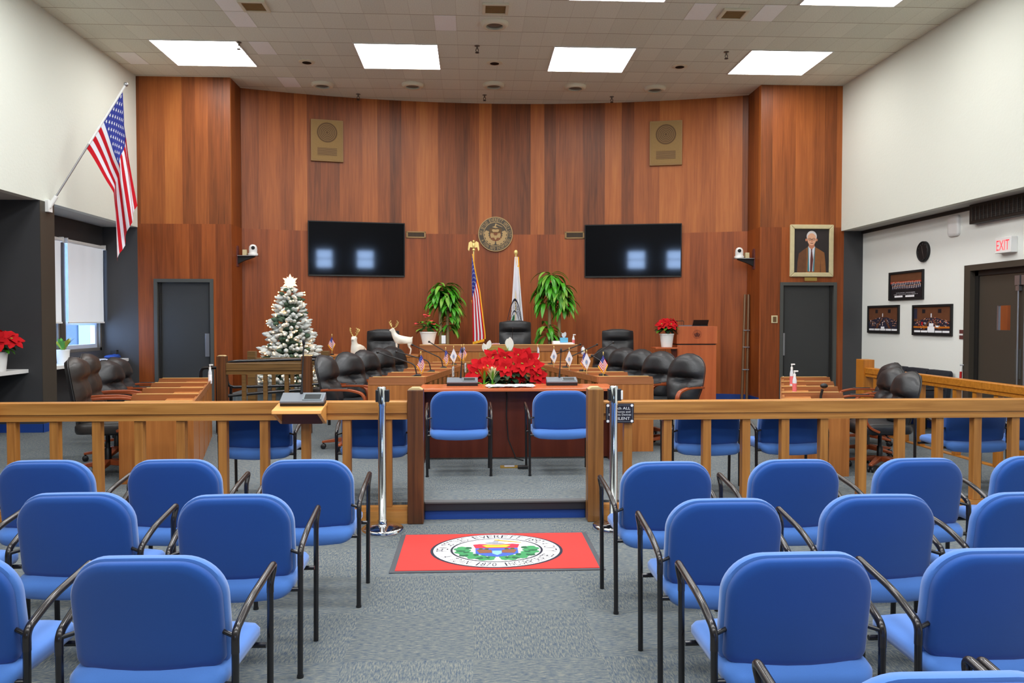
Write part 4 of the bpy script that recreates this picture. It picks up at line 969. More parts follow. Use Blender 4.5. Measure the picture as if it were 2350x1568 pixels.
# ================================================================ COUNCIL DESKS (sheared rows)
def desk_row(tpl, X0, Y0, k, s, width, top, bay, nb, labels, group, slats):
    """near inner corner X0,Y0; dX/dY = k; s = side the seats are on"""
    objs = []; z0 = PLAT; H = top
    def bx(mb, u0, u1, y0, y1, a, b, mt):
        vs = [(k * y + s * u, y, z) for z in (a, b) for u, y in ((u0, y0), (u1, y0), (u1, y1), (u0, y1))]
        fs = [(0, 3, 2, 1), (4, 5, 6, 7), (0, 1, 5, 4), (1, 2, 6, 5), (2, 3, 7, 6), (3, 0, 4, 7)]
        mb.add(vs, fs, mt)
    def panel(t, y, name='end_panel'):
        r = .05; pr = [(0, 0), (width, 0), (width, H - r - .03)] + [(width - .0 - r + r * cos(a), H - r + r * sin(a)) for a in [i * pi / 12 for i in range(7)]] + [(0, H)]
        P = MB(); vs = [(k * yy + s * u, yy, z) for yy in (y, y + .032) for u, z in pr]; n = len(pr)
        P.add(vs, [list(range(n)), list(range(n, 2 * n))[::-1]] + [(i, (i + 1) % n, n + (i + 1) % n, n + i) for i in range(n)], M['desk'])
        o = P.build(name, t, bevel=.003, smooth=0)
        E = MB(); bx(E, -.001, width - r, y - .003, y + .035, H, H + .006, M['desk_edge']); bx(E, -.001, width - .008, y - .004, y + .036, H - .085, H - .002, M['desk_cap']); E.build('cap_strip', o, smooth=0)
    def build(last, label):
        t = thing('council_desk', label, 'desk', (0, 0, 0), 0, group)
        panel(t, 0)
        if last: panel(t, bay)
        f = MB(); bx(f, 0, .03, .033, bay - .001, 0, H - .02, M['desk'])
        f.build('front_panel', t, smooth=0)
        f = MB(); bx(f, -.012, .30, .033, bay - .001, H - .062, H - .04, M['desk_top']); bx(f, -.014, -.002, .0, bay, H - .066, H - .0, M['desk_cap']); f.build('ledge', t, smooth=0)
        f = MB(); bx(f, .28, width - .03, .033, bay - .001, H - .16, H - .13, M['desk_top']); bx(f, .28, .30, .033, bay - .001, H - .14, H - .045, M['desk']); f.build('worktop', t, smooth=0)
        f = MB()
        for i in range(slats):
            y = .10 + i * (bay - .12) / max(1, slats - .5)
            bx(f, -.010, 0, y, y + .09, H - .30 if i % 2 else H - .24, H - .07, M['desk_slat']); bx(f, -.016, 0, y + .10, y + .22, H - .28, H - .07, M['desk_cap'])
            bx(f, -.006, 0, y + .02, y + .04, .02, H - .30, M['desk_slat'])
        if slats: f.build('front_slats', t, smooth=0)
        return t
    for i in range(nb):
        if i == 0: a = build(False, labels[0]); o = a
        elif i < nb - 1: o = dup(a, None, None, labels[i])
        else: o = build(True, labels[i])
        o.location = (X0 + k * bay * i, Y0 + bay * i, z0); objs.append(o)
    return objs
ILX, ILY, ILK = -.53, 8.64, .165
IRX, IRY, IRK = 1.385, 8.60, -.175
def lab(side, where): return ['oak council desk with divider, %s %s row' % (w, side) for w in where]
pos4 = ['nearest bay of the inner', 'second bay of the inner', 'third bay of the inner', 'farthest bay of the inner']
desk_row(None, ILX, ILY, ILK, -1, .615, .835, .755, 4, lab('left', pos4), 'inner left council desks', 3)
desk_row(None, IRX, IRY, IRK, 1, .615, .835, .755, 4, lab('right', pos4), 'inner right council desks', 3)
pos4o = [p.replace('inner', 'outer') for p in pos4]
OLX = PY(443, 1000, 7.1).x; ORX = PY(1793, 1000, 7.12).x
desk_row(None, OLX, 7.1, -.27, -1, .645, .735, .71, 4, lab('left', pos4o), 'outer left council desks', 0)
desk_row(None, ORX, 7.12, .40, 1, .645, .722, .70, 4, lab('right', pos4o), 'outer right council desks', 0)
def ledge(row, t, u=.14):
    """point on the ledge of an inner row, t metres along it, u metres back from the edge"""
    X0, Y0, k, s = (ILX, ILY, ILK, -1) if row == 'L' else (IRX, IRY, IRK, 1)
    return Vector((X0 + k * t + s * u, Y0 + t, PLAT + .835 - .04))
def ledge_px(row, px, u=.14):
    lo, hi = -.2, 3.4
    f = lambda t: (lambda p: p.x - PY(px, 850, p.y).x)(ledge(row, t, u))
    best = min((abs(f(lo + (hi - lo) * i / 400)), lo + (hi - lo) * i / 400) for i in range(401)); return min(3.0, max(.08, best[1]))

for px, py, lb in ((1040, 853, 'small white outlet plate on the inner left desk fronts, nearer one'), (1068, 844, 'small white outlet plate on the inner left desk fronts, farther one')):
    tt = ledge_px('L', px, -.02); q_ = ledge('L', tt, -.022); pz = PY(px, py, q_.y).z
    MBt = MB().box(0, .006, -.05, .05, -.065, .065, M['white']).box(.006, .009, -.02, .02, .01, .04, M['sgrey']).box(.006, .009, -.02, .02, -.04, -.01, M['sgrey'])
    tag(MBt.build('outlet_plate', loc=(q_.x - .004, q_.y, pz), rot=(0, 0, -.164), smooth=0), lb, 'outlet', 'outlet plates on the inner left desks')
# clerk table
t = thing('clerk_table', 'cherry clerk table with dark modesty panel facing the gate opening', 'table', (.42, 8.0, PLAT))
MB().box(-.97, 1.06, 0, .57, .728, .760, M['cherry_top']).build('table_top', t, bevel=.006, smooth=0)
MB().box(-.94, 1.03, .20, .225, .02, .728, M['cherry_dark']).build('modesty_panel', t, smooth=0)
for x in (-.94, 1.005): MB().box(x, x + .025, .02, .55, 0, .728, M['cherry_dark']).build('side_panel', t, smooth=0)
t = MB().tube([(.35, 8.195, .86), (.355, 8.16, .80), (.35, 8.185, .60), (.37, 8.17, .35), (.45, 8.14, .155), (.52, 8.08, .146)], .007, M['black'], 6).build('power_cable'); tag(t, 'thin black cable hanging down the clerk table front', 'cable')
t = MB().box(-.09, .09, -.05, .05, 0, .012, M['brass']).box(-.05, .05, -.03, .03, .012, .014, M['sgrey']).build('floor_outlet', loc=PZ(1169, 1073, PLAT), smooth=0); tag(t, 'brass floor outlet plate on the carpet below the clerk table', 'outlet')
tag(MB().box(-.05, .05, -.03, .03, 0, .03, M['plastic']).build('power_adapter', loc=PZ(1200, 1076, PLAT), bevel=.004), 'small black adapter on the carpet beside the brass floor outlet', 'adapter')
ZT = PLAT + .761
for px, py, rz, lb in ((1146, 890, .12, 'open white papers on the left of the clerk table front'), (1198, 890, -.1, 'open white papers on the right of the clerk table front')):
    p = PZ(px, py, ZT); g = MB()
    for i in range(3):
        X = Matrix.Translation((0, 0, .002 * i)) @ Matrix.Rotation(rz * (1 - i) * 1.3, 4, 'Z'); n = 6; vs = []
        for j in range(n + 1):
            x = -.13 + .26 * j / n; z = .004 + .012 * abs(sin(j * 1.1 + i))
            vs += [(x, -.1, z), (x, .12, z + .004)]
        g.add(vs, [(2 * j, 2 * j + 2, 2 * j + 3, 2 * j + 1) for j in range(n)], M['paper'], X)
    tag(g.build('paper_sheets', loc=(p.x, 8.16, ZT + .001)), lb, 'papers', 'papers on the clerk table')
# microphone consoles
def console(loc, rz, label, group, neck=(.0, .0, .34), tilt=0):
    t = thing('microphone_console', label, 'microphone', loc, rz, group)
    MB().box(-.165, .165, -.05, .06, 0, .03, M['plastic']).build('base', t, bevel=.004)
    f = MB().prism([(-.06, .028), (.065, .028), (.065, .085), (-.06, .045)], -.165, .165, M['greyplastic'], 'x'); f.build('control_face', t, bevel=.004)
    X = Matrix.Translation((.075, -.0, .066)) @ Matrix.Rotation(math.atan2(.04, .125), 4, 'X')
    MB().box(-.072, .072, -.046, .04, -.004, .0035, M['lcd'], X).build('display_frame', t, smooth=0); MB().box(-.06, .06, -.036, .032, 0, .0045, M['screen'], X).build('display', t, smooth=0)
    nx, ny, nz = neck; a = Vector((-.02, .05, .08)); b = a + Vector((nx, ny, nz))
    MB().tube([a, a + (b - a) * .25 + Vector((0, 0, .01)), b], [.012, .006, .005], M['plastic'], 8).build('gooseneck', t)
    MB().ball(b + Vector((0, 0, .02)), (.012, .012, .028), M['plastic'], 10, 8).build('mic_head', t)
    return t
console((PZ(1062, 880, ZT).x, 8.38, ZT), 0, 'grey microphone console with display, left on the clerk table', 'microphone consoles', (.02, .02, .27))
console((PZ(1286, 882, ZT).x, 8.38, ZT), 0, 'grey microphone console with display, right on the clerk table', 'microphone consoles', (.02, .02, .27))
c = console((-1.30, 6.075, .9475), 0, 'grey microphone console on the pale rail shelf, thin gooseneck', 'microphone consoles', (.01, .10, .36)); c.rotation_euler = (rad(9), 0, 0)

# ledge microphones
def make_ledge_mic(dx, dy, dz, s):
    t = thing('desk_microphone', 'x', 'microphone')
    MB().prism([(-.10 * s, 0), (.09 * s, 0), (.09 * s, .055), (.04 * s, .062)], -.055, .055, M['plastic'], 'y').build('wedge_base', t, bevel=.004)
    a = Vector((.04 * s, 0, .06)); k = a + Vector((-.02 * s, 0, .11)); b = a + Vector((dx, dy, dz))
    MB().tube(smooth_path([a, k, b], .06), [.007] * 8, M['plastic'], 6).build('gooseneck', t)
    d = (b - k).normalized(); MB().ball(b, .016, M['plastic'], 8, 6).build('mic_head', t)
    return t
lm = [(955, -.45, .15, .24), (1012, -.42, .1, .22), (1030, -.40, .1, .28), (1052, -.34, .1, .30)]
nm = ['nearest', 'second', 'third', 'farthest']
for i, (px, dx, dy, dz) in enumerate(lm):
    m = make_ledge_mic(dx, dy, dz, 1); m.location = ledge('L', .18 + .72 * i, .17); m['label'] = 'black gooseneck microphone on wedge base, %s on the inner left desks' % nm[i]; m['group'] = 'desk microphones on the inner left row'
rm = [(1378, -.12, .1, .20), (1345, .38, .1, .33), (1310, .42, .1, .28), (1281, .42, .1, .26)]
for i, (px, dx, dy, dz) in enumerate(rm):
    m = make_ledge_mic(dx, dy, dz, -1); m.location = ledge('R', .20 + .72 * i, .17); m['label'] = 'black gooseneck microphone on wedge base, %s on the inner right desks' % nm[i]; m['group'] = 'desk microphones on the inner right row'

# ================================================================ FLAGS
def star_pts(r, c, a0=pi / 2): return [(c[0] + (r if i % 2 == 0 else r * .4) * cos(a0 + i * pi / 5), c[1] + (r if i % 2 == 0 else r * .4) * sin(a0 + i * pi / 5)) for i in range(10)]
def us_cloth(mb, mp, nu=26, rows=13, stars=(9, 11), sr=.02, aspect=1.9, both=.002):
    """mp(u,v,off): u along the fly 0..1, v up the hoist 0..1"""
    vs = []; V = rows * 1
    for j in range(V + 1):
        for i in range(nu + 1): vs.append(mp(i / nu, j / V, 0))
    fr = {M['red']: [], M['fwhite']: [], M['fblue']: []}
    for j in range(V):
        for i in range(nu):
            m = M['fblue'] if (j >= 6 and (i + .5) / nu < .4) else (M['red'] if j % 2 == 0 else M['fwhite'])
            fr[m].append((j * (nu + 1) + i, j * (nu + 1) + i + 1, (j + 1) * (nu + 1) + i + 1, (j + 1) * (nu + 1) + i))
    o = len(mb.v); mb.v += [tuple(p) for p in vs]
    for m, fs in fr.items():
        k = mb.m(m)
        for f in fs: mb.f.append([q + o for q in f]); mb.mi.append(k)
    R, C = stars
    for j in range(R):
        for i in range(C):
            if (i + j) % 2: continue
            u = .4 * (i + 1) / (C + 1); v = 6 / 13 + 7 / 13 * (j + 1) / (R + 1)
            for sgn in ((-1, 1) if both else (1,)):
                mb.add([mp(a, b, sgn * both) for a, b in [(u + (x - u) / aspect, y) for x, y in star_pts(sr, (u, v))]], [list(range(10))], M['fwhite'])
# big wall flag on a slanting pole
base = PX(118, 468, XL + .06); tip = PY(287, 197, 10.95)
t = thing('wall_flag', 'american flag drooping from a slanting white pole on the left wall', 'flag', base)
d = tip - base; L = d.length
MB().tube([(0, 0, 0), d * .52], .012, M['steel'], 10).tube([d * .5, d], .016, M['white'], 10).build('pole', t)
MB().ball(d * 1.012, .03, M['steel'], 12, 8).build('finial', t)
MB().cbox((-.04, 0, -.03), (.06, .10, .16), M['white']).tube([d.normalized() * -.06, d.normalized() * .12], .028, M['white'], 10).build('bracket', t, bevel=.004)
du = d.normalized(); top = d * .965; hoist = .50 * L
xa = Vector((du.x, du.y, 0)).normalized()
def cloth(u, v, off):
    # hoist edge lies along the pole (v = 1 at the tip); the fly hangs: gathered folds under the tip
    h = top - du * hoist * (1 - v)
    drop = 1.55 * u
    spread = (1 - v)
    # horizontal target under the tip; lower hoist points swing toward it
    ax = h.copy(); gather = min(1, u / .42) ** .9
    xt = top + xa * (-.14 + .16 * v + .20 * max(0, u - .3) * (.35 + .65 * v))
    hx = h * (1 - gather) + Vector((xt.x, xt.y, h.z)) * gather
    dist = (Vector((xt.x, xt.y, 0)) - Vector((h.x, h.y, 0))).length * gather
    fall = math.sqrt(max(.0, drop ** 2 - min(dist, drop * .86) ** 2)) if drop > 0 else 0
    fold = .075 * sin((1 - v) * 9.5 + u * 1.5) * min(1, u * 2.2)
    fx = .022 * sin(v * 16 + u * 3) * min(1, max(0, u - .25) * 3)
    p = hx + Vector((0, 0, -fall)) + xa * (fx * .8) + Vector((-xa.y, xa.x, 0)) * (fold + off)
    return p
g = MB(); us_cloth(g, cloth, 40, 13, sr=.030, both=.006); g.build('cloth', t, smooth=60)
# standing flags behind the dais
def standing(name, label, px, ytop, Y, finial, draw):
    top = PY(px, ytop, Y); t = thing(name, label, 'flag', (top.x, Y, .42), 0, 'standing flags behind the dais'); H = top.z - .42
    MB().lathe([(.16, 0), (.16, .03), (.05, .07), (.03, .09)], M['goldmetal'], 24).build('floor_stand', t)
    MB().tube([(0, 0, .05), (0, 0, H)], .013, M['goldmetal'], 10).build('pole', t)
    f = MB()
    if finial == 'eagle':
        f.lathe([(.02, 0), (.03, .02), (.02, .04)], M['goldmetal'], 12, (0, 0, H - .02)).ball((0, 0, H + .08), (.028, .025, .06), M['goldmetal'], 10, 8).ball((0, -.02, H + .15), .022, M['goldmetal'], 8, 6)
        for s in (-1, 1): f.prism([(s * .01, H + .11), (s * .045, H + .155), (s * .085, H + .13), (s * .10, H + .01), (s * .082, H - .02), (s * .06, H + .05), (s * .02, H + .04)], -.008, .008, M['goldmetal'], 'y')
    else: f.ball((0, 0, H + .05), (.035, .02, .045), M['goldmetal'], 10, 8).lathe([(.018, -.01), (.02, .01)], M['goldmetal'], 10, (0, 0, H))
    f.build('finial', t, smooth=50)
    draw(t, H); return t
def draw_us(t, H):
    z1 = H - .07; g = MB()
    def mp(u, v, off):
        # vertical hoist length .95 hanging from pole, fly swept down by its weight, gathered into folds
        z = z1 - (1 - v) * .80 - u ** 1.3 * (.78 + .70 * v)
        q = (v - .42) / .58 if v > .42 else .55 * (1 - v / .42) ** .8; W = .05 + .17 * min(1, (z1 - z) / 1.4)
        x = -.035 + W * min(1, .12 + u * 1.7) * q; y = (-.06 if v > .42 else -.06 + .05 * min(1, (.42 - v) / .1)) - .018 * sin(q * 9 + u * 4) * min(1, u * 3) + off
        return Vector((x, y, z))
    us_cloth(g, mp, 30, 13, (9, 11), .026, 2.4, .004); g.build('cloth', t, smooth=60)
    f = MB()
    for v, sg in ((0, -1), (1, 1)):
        vs = [];
        for i in range(31): p = mp(i / 30, v, 0); vs += [p, p + Vector((sg * .022, -.004, -.008))]
        f.add(vs, [(2 * i, 2 * i + 1, 2 * i + 3, 2 * i + 2) for i in range(30)], M['gold'])
    vs = []
    for j in range(14): p = mp(1, j / 13, 0); vs += [p, p + Vector((.0, -.003, -.045))]
    f.add(vs, [(2 * i, 2 * i + 1, 2 * i + 3, 2 * i + 2) for i in range(13)], M['gold']); f.build('fringe', t, smooth=0)
def draw_city(t, H):
    z1 = H - .03; g = MB(); nu, nv = 16, 14
    def mp(u, v, off=0):
        z = z1 - v * 1.45; w = .035 + .125 * min(1, v * 1.05); x = (u - .42) * 2 * w * .82; y = -.035 - .03 * sin(u * 11 + v) * min(1, v * 2) - off
        return Vector((x, y, z))
    g.add([mp(i / nu, j / nv) for j in range(nv + 1) for i in range(nu + 1)], [(j * (nu + 1) + i, j * (nu + 1) + i + 1, (j + 1) * (nu + 1) + i + 1, (j + 1) * (nu + 1) + i) for j in range(nv) for i in range(nu)], M['fwhite']); g.build('cloth', t, smooth=60)
    s = MB()
    # lower half of the folded town seal: arcs, lettering, wreath, shield colours
    lay = [0]
    def sm(l):
        lay[0] += .04; o = .012 + .001 * (l + lay[0]); return lambda u, v: mp(.30 + u * .62, .92 - v * .42, o)
    disc(s, sm(0), .93, 1.0, M['sblack'], 40); disc(s, sm(0), .62, .66, M['sblack'], 40)
    ring_text(s, 'EVERETT', M['sblack'], sm(1), .79, .2, 50, 70); ring_text(s, '1870 TOWN A', M['sblack'], sm(1), .79, .14, 150, 90)
    for i in range(9): a = rad(100 + i * 18); disc(s, sm(1), 0, .10, M['sgreen'] if i % 2 else M['sgreen_d'], 8, (.45 * cos(a), .45 * sin(a)))
    poly(s, sm(2), [(-.28, .05), (.28, .05), (.2, -.35), (-.2, -.35)], M['sblue']); poly(s, sm(2), [(-.28, .25), (.28, .25), (.28, .05), (-.28, .05)], M['sbrown'])
    s.build('town_seal_print', t, smooth=0)
    f = MB(); vs = []
    for j in range(6): p = mp(1, j / nv); vs += [p, p + Vector((.016 * (1 - j / 6), 0, -.004))]
    f.add(vs, [(2 * i, 2 * i + 1, 2 * i + 3, 2 * i + 2) for i in range(5)], M['gold']); f.add([mp(.1, 0), mp(1, 0), mp(1, .12, .003), mp(.7, .12, .003)], [(0, 1, 2, 3)], M['gold']); f.build('fringe', t, smooth=0)
standing('standing_flag', 'tall american flag with gold eagle hanging behind the dais', 1087, 574, 13.75, 'eagle', draw_us)
standing('standing_flag', 'white town flag with gold fringe behind the middle black chair', 1184, 586, 13.75, 'ball', draw_city)
# little desk flags
def mini(kind, fold=0):
    t = thing('desk_flag', 'x', 'flag')
    MB().lathe([(.028, 0), (.03, .012), (.012, .02)], M['plastic'], 14).build('base', t)
    MB().tube([(0, 0, .01), (0, 0, .285)], .0035, M['goldmetal'], 6).build('staff', t)
    MB().ball((0, 0, .297), (.007, .007, .016), M['goldmetal'], 8, 6).build('spear_tip', t)
    g = MB(); f = MB(); W, Hh = .105, .205
    def mp(u, v, off):
        # a flag hanging limp: narrow at the top, wide at the bottom
        x = -.052 * (1 - v) * (1 - u) + .047 * u * v + .006 * u * (1 - v); dn = .118 * (1 - v) * (1 - u) + .10 * u * v + .205 * u * (1 - v)
        return Vector((x, -.008 - .008 * sin(v * 6 + u * 5) + off, .275 - dn))
    if kind == 'us': us_cloth(g, mp, 10, 13, (3, 4), .05, 1.6, .0015)
    else:
        n = 8; g.add([mp(i / n, j / n, 0) for j in range(n + 1) for i in range(n + 1)], [(j * (n + 1) + i, j * (n + 1) + i + 1, (j + 1) * (n + 1) + i + 1, (j + 1) * (n + 1) + i) for j in range(n) for i in range(n)], M['fwhite'])
        sm = lambda l: (lambda u, v: mp(.52 + u * .2, .45 + v * .2, -.003 - .0005 * l))
        disc(g, sm(0), .7, 1, M['sgrey'], 20); disc(g, sm(0), 0, .6, M['slblue'], 20); disc(g, sm(1), 0, .3, M['sgreen'], 10, (-.3, -.1)); disc(g, sm(1), 0, .22, M['sred'], 10, (.2, .3))
    g.build('cloth', t, smooth=60)
    n = 10; vs = []
    for j in range(n + 1): p = mp(1, j / n, 0); vs += [p, p + Vector((.006, -.001, -.014))]
    vs2 = []
    for j in range(n + 1): p = mp(j / n, 0, 0); vs2 += [p, p + Vector((-.008, -.001, -.008))]
    F = [(2 * i, 2 * i + 1, 2 * i + 3, 2 * i + 2) for i in range(n)]
    if kind == 'us' : f.add(vs, F, M['gold']).add(vs2, F, M['gold']); f.build('fringe', t, smooth=0)
    return t
US, CT = mini('us'), mini('town'); first = {'us': True, 'town': True}
def put_mini(kind, row, px, rz, label):
    src = US if kind == 'us' else CT
    tt = ledge_px(row, px, .10); p = ledge(row, tt, .10) + Vector((0, 0, 0))
    if first[kind]: first[kind] = False; src.location = p; src.rotation_euler = (0, 0, rz); src['label'] = label; src['group'] = 'small desk flags'; return
    dup(src, p, rz, label, 'small desk flags')
put_mini('us', 'L', 966, .5, 'small american desk flag, nearest on the inner left row')
put_mini('us', 'L', 1023, .8, 'small american desk flag, second on the inner left row')
put_mini('town', 'L', 1041, .1, 'small white town flag on the inner left row beside the second american one')
put_mini('us', 'L', 1059, .3, 'small american desk flag, third on the inner left row')
put_mini('town', 'L', 1064, 1.2, 'small white town flag edge-on, far on the inner left row')
put_mini('us', 'L', 1076, -.2, 'small american desk flag, farthest on the inner left row')
put_mini('town', 'R', 1207, .9, 'small white town flag edge-on behind the red poinsettias')
put_mini('us', 'R', 1231, 1.0, 'small american desk flag, farthest on the inner right row')
put_mini('town', 'R', 1271, .1, 'small white town flag, farthest of three facing on the inner right row')
put_mini('town', 'R', 1306, 0, 'small white town flag, middle of three facing on the inner right row')
put_mini('us', 'R', 1340, .4, 'small american desk flag half behind a white one, inner right row')
put_mini('town', 'R', 1346, -.1, 'small white town flag, nearest of three facing on the inner right row')
put_mini('us', 'R', 1384, -.3, 'small american desk flag, nearest on the inner right row')
p = PY(762, 815, 11.7); dup(US, p + Vector((0, 0, .0)), -.2, 'small american flag standing alone right of the Christmas tree', 'small desk flags')
t = MB().box(-.055, .055, -.02, .02, 0, .18, M['paper']).build('x') if 0 else None
g = MB().box(-.14, .14, -.10, .10, 0, .012, M['paper']); tag(g.build('paper_stack', loc=ledge('R', ledge_px('R', 1243, .1), .16) + Vector((0, 0, .001)), rot=(0, 0, .25), smooth=0), 'white paper stack on the far end of the inner right desks', 'papers')

# ================================================================ LEATHER SWIVEL CHAIRS (face -y)
def cushion(mb, wf, z0, z1, lean, fprof, thick, mt, ytop=0.2, nu=16, nv=30):
    vs = []
    def row(v, side):
        w = wf(v); z = z0 + (z1 - z0) * v; yc = ytop + (z - z0) * lean
        for i in range(nu + 1):
            u = -1 + 2 * i / nu; b = (1 - abs(u) ** 3.2); x = u * w
            y = yc - fprof(v, u) * b if side else yc + thick * (1 - abs(u) ** 6) * min(1, min(v, 1 - v) * 12 + .15)
            vs.append((x, y - .25 * x * x, z))
    for v in range(nv + 1): row(v / nv, True)
    for v in range(nv + 1): row(v / nv, False)
    fs = []; n = nu + 1; B = (nv + 1) * n
    for j in range(nv):
        for i in range(nu):
            fs += [(j * n + i, j * n + i + 1, (j + 1) * n + i + 1, (j + 1) * n + i), (B + j * n + i, B + (j + 1) * n + i, B + (j + 1) * n + i + 1, B + j * n + i + 1)]
        fs += [(j * n, (j + 1) * n, B + (j + 1) * n, B + j * n), (j * n + nu, B + j * n + nu, B + (j + 1) * n + nu, (j + 1) * n + nu)]
    for i in range(nu): fs += [(i, B + i, B + i + 1, i + 1), (nv * n + i, nv * n + i + 1, B + nv * n + i + 1, B + nv * n + i)]
    return mb.add(vs, fs, mt)
def sstep(a, b, x): t = max(0, min(1, (x - a) / (b - a))); return t * t * (3 - 2 * t)
def make_exec(style, arm, lm):
    t = thing('swivel_chair', 'x', 'chair')
    if style == 'round':
        wf = lambda v: .262 * (max(.02, 1 - max(0, (v - .62) / .385) ** 2.3)) ** .5 * (.80 + .20 * sstep(0, .45, v)) * (1 - .14 * sstep(.42, .30, v) * 0)
        def fp(v, u):
            head = .115 * math.exp(-((v - .76) / .215) ** 6) * (1 - .35 * math.exp(-(u / .42) ** 2) * sstep(.55, .75, v) * 0)
            lum = .095 * math.exp(-((v - .27) / .225) ** 6)
            valley = .028 * math.exp(-(u / .35) ** 2) * sstep(.9, .5, v)
            return head + lum - valley * (1 + .8 * math.exp(-((v - .5) / .1) ** 2)) + .02 + .008 * sin(u * 15) * math.exp(-((v - .46) / .09) ** 2)
        z1 = 1.06; lean = .24
    elif style == 'high':
        wf = lambda v: .255 * (max(.02, 1 - max(0, (v - .80) / .205) ** 3)) ** .5 * (.88 + .12 * sstep(0, .3, v))
        def fp(v, u): return .03 + .085 * math.exp(-((v - .83) / .15) ** 4) + .06 * math.exp(-((v - .52) / .14) ** 4) + .075 * math.exp(-((v - .18) / .17) ** 4) - .012 * math.exp(-(u / .25) ** 2)
        z1 = 1.11; lean = .16
    else:
        wf = lambda v: .265 * (max(.03, 1 - max(0, (v - .93) / .073) ** 4)) ** .5
        def fp(v, u): return .025 + .085 * math.exp(-((v - .90) / .135) ** 6) + .075 * math.exp(-((v - .36) / .335) ** 6) + .006 * sin(u * 14) * math.exp(-((v - .62) / .10) ** 2)
        z1 = 1.20; lean = .10
    mb = MB(); cushion(mb, wf, .47, z1, lean, fp, .055, M[lm], .19); b = mb.build('backrest', t, smooth=60)
    m2 = MB(); vs = []
    for j in range(23):
        v = j / 22; z = .47 + (z1 - .47) * v; 
        for s in (-1, 1): vs.append((s * wf(v) * 1.002, .19 + (z - .47) * lean - .25 * wf(v) ** 2 + .012, z))
    loop = [vs[2 * j] for j in range(23)] + [vs[2 * j + 1] for j in range(22, -1, -1)]
    m2.tube(loop, .006, M['plastic'], 6).build('piping', b)
    def seat(a, bb, d): return (a, bb - .02, .455 + d - .03 * max(0, -(bb + .15) / .11) ** 2 + (.012 * (abs(a) / .25) ** 2 if d > 0 else 0))
    MB().pad(.262, .262, .09, [(.05, -.05), (.01, -.045), (0, -.02), (0, .015), (.012, .04), (.05, .052)], M[lm], seat).build('seat', t, smooth=60)
    for s in (-1, 1):
        x = s * .285
        if arm == 'wood':
            path = [(x * .93, .235, .68), (x, .12, .69), (x, -.10, .69), (x, -.24, .655), (x * 1.0, -.285, .57), (x * .97, -.23, .48), (x * .88, -.12, .43)]
            sp = smooth_path(path, .11, 5); q = MB(); n = len(sp); vs = []
            for i, pnt in enumerate(sp):
                tt = (sp[min(i + 1, n - 1)] - sp[max(i - 1, 0)]).normalized(); nr = Vector((1, 0, 0)).cross(tt).normalized(); hw = .026
                for dx, dn in ((-hw, -.013), (hw, -.013), (hw, .013), (-hw, .013)): vs.append(pnt + Vector((dx, 0, 0)) + nr * dn)
            fs = [(4 * i + k, 4 * i + (k + 1) % 4, 4 * i + 4 + (k + 1) % 4, 4 * i + 4 + k) for i in range(n - 1) for k in range(4)] + [(3, 2, 1, 0), tuple(4 * (n - 1) + k for k in range(4))]
            q.add(vs, fs, M['armwood']); a = q.build('armrest', t, bevel=.005)
            MB().box(x - .024, x + .024, -.08, .14, .70, .712, M[lm]).build('arm_pad', a, bevel=.006) if lm == 'leather' else None
        else:
            MB().tube(smooth_path([(x * .9, .23, .66), (x, .15, .67), (x, -.22, .67), (x, -.26, .60), (x, -.18, .46), (x * .85, -.1, .42)], .07, 5), .018, M['plastic'], 8).build('armrest', t)
    MB().box(-.10, .10, -.12, .12, .375, .41, M['plastic']).tube([(.10, .0, .39), (.24, -.03, .385)], .007, M['plastic'], 6).box(-.04, .04, .08, .26, .40, .43, M['plastic']).box(-.035, .035, .235, .265, .40, .62, M['plastic']).build('tilt_mechanism', t, bevel=.004)
    MB().lathe([(.03, .10), (.03, .24), (.02, .25), (.02, .39)], M['plastic'], 14).build('gas_column', t)
    for i in range(5):
        a = rad(90 + 72 * i + 14); X = Matrix.Rotation(a, 4, 'Z')
        vs = [(.03, -.03, .085), (.03, .03, .085), (.31, .02, .068), (.31, -.02, .068), (.03, -.03, .14), (.03, .03, .14), (.31, .018, .09), (.31, -.018, .09)]
        MB().add(vs, [(0, 1, 2, 3), (4, 7, 6, 5), (0, 4, 5, 1), (1, 5, 6, 2), (2, 6, 7, 3), (3, 7, 4, 0)], M['armwood'] if arm == 'wood' else M['plastic'], X).build('base_leg', t, bevel=.005)
        c = MB()
        for yy in (-.02, .02): c.lathe([(.026, -.009), (.03, -.005), (.03, .005), (.026, .009)], M['plastic'], 12, X=X @ Matrix.Translation((.295, yy, .03)) @ Matrix.Rotation(pi / 2, 4, 'X'))
        c.tube([(.295, 0, .03), (.295, 0, .07)], .008, M['plastic'], 6, X=X); c.build('caster', t)
    return t
RC, HC, SQ = make_exec('round', 'wood', 'leather'), make_exec('high', 'wood', 'leather_b'), make_exec('square', 'black', 'leather')
for i in range(5):
    t_ = [.3, .95, 1.65, 2.35, 3.05][i]; u = [.93, .93, .93, .93, .96][i]
    X, Y = ILX + ILK * t_ - u, ILY + t_ + .10
    if i == 0: X, Y = -1.40, 8.98
    place(RC, X, Y, rad([80, 57, 57, 55, 50][i]), 'black leather swivel chair with wood arms, %s along the inner left desks' % ['nearest', 'second', 'third', 'fourth', 'farthest'][i], 'swivel chairs at the inner left desks', PLAT)
for i in range(5):
    t_ = [.28, .98, 1.68, 2.38, 3.08][i]; u = [.97, .94, .96, .99, 1.0][i]
    X, Y = IRX + IRK * t_ + u, IRY + t_ + .10
    place(RC, X, Y, rad([-52, -50, -48, -48, -50][i]), 'black leather swivel chair with wood arms, %s along the inner right desks' % ['nearest', 'second', 'third', 'fourth', 'farthest'][i], 'swivel chairs at the inner right desks', PLAT)
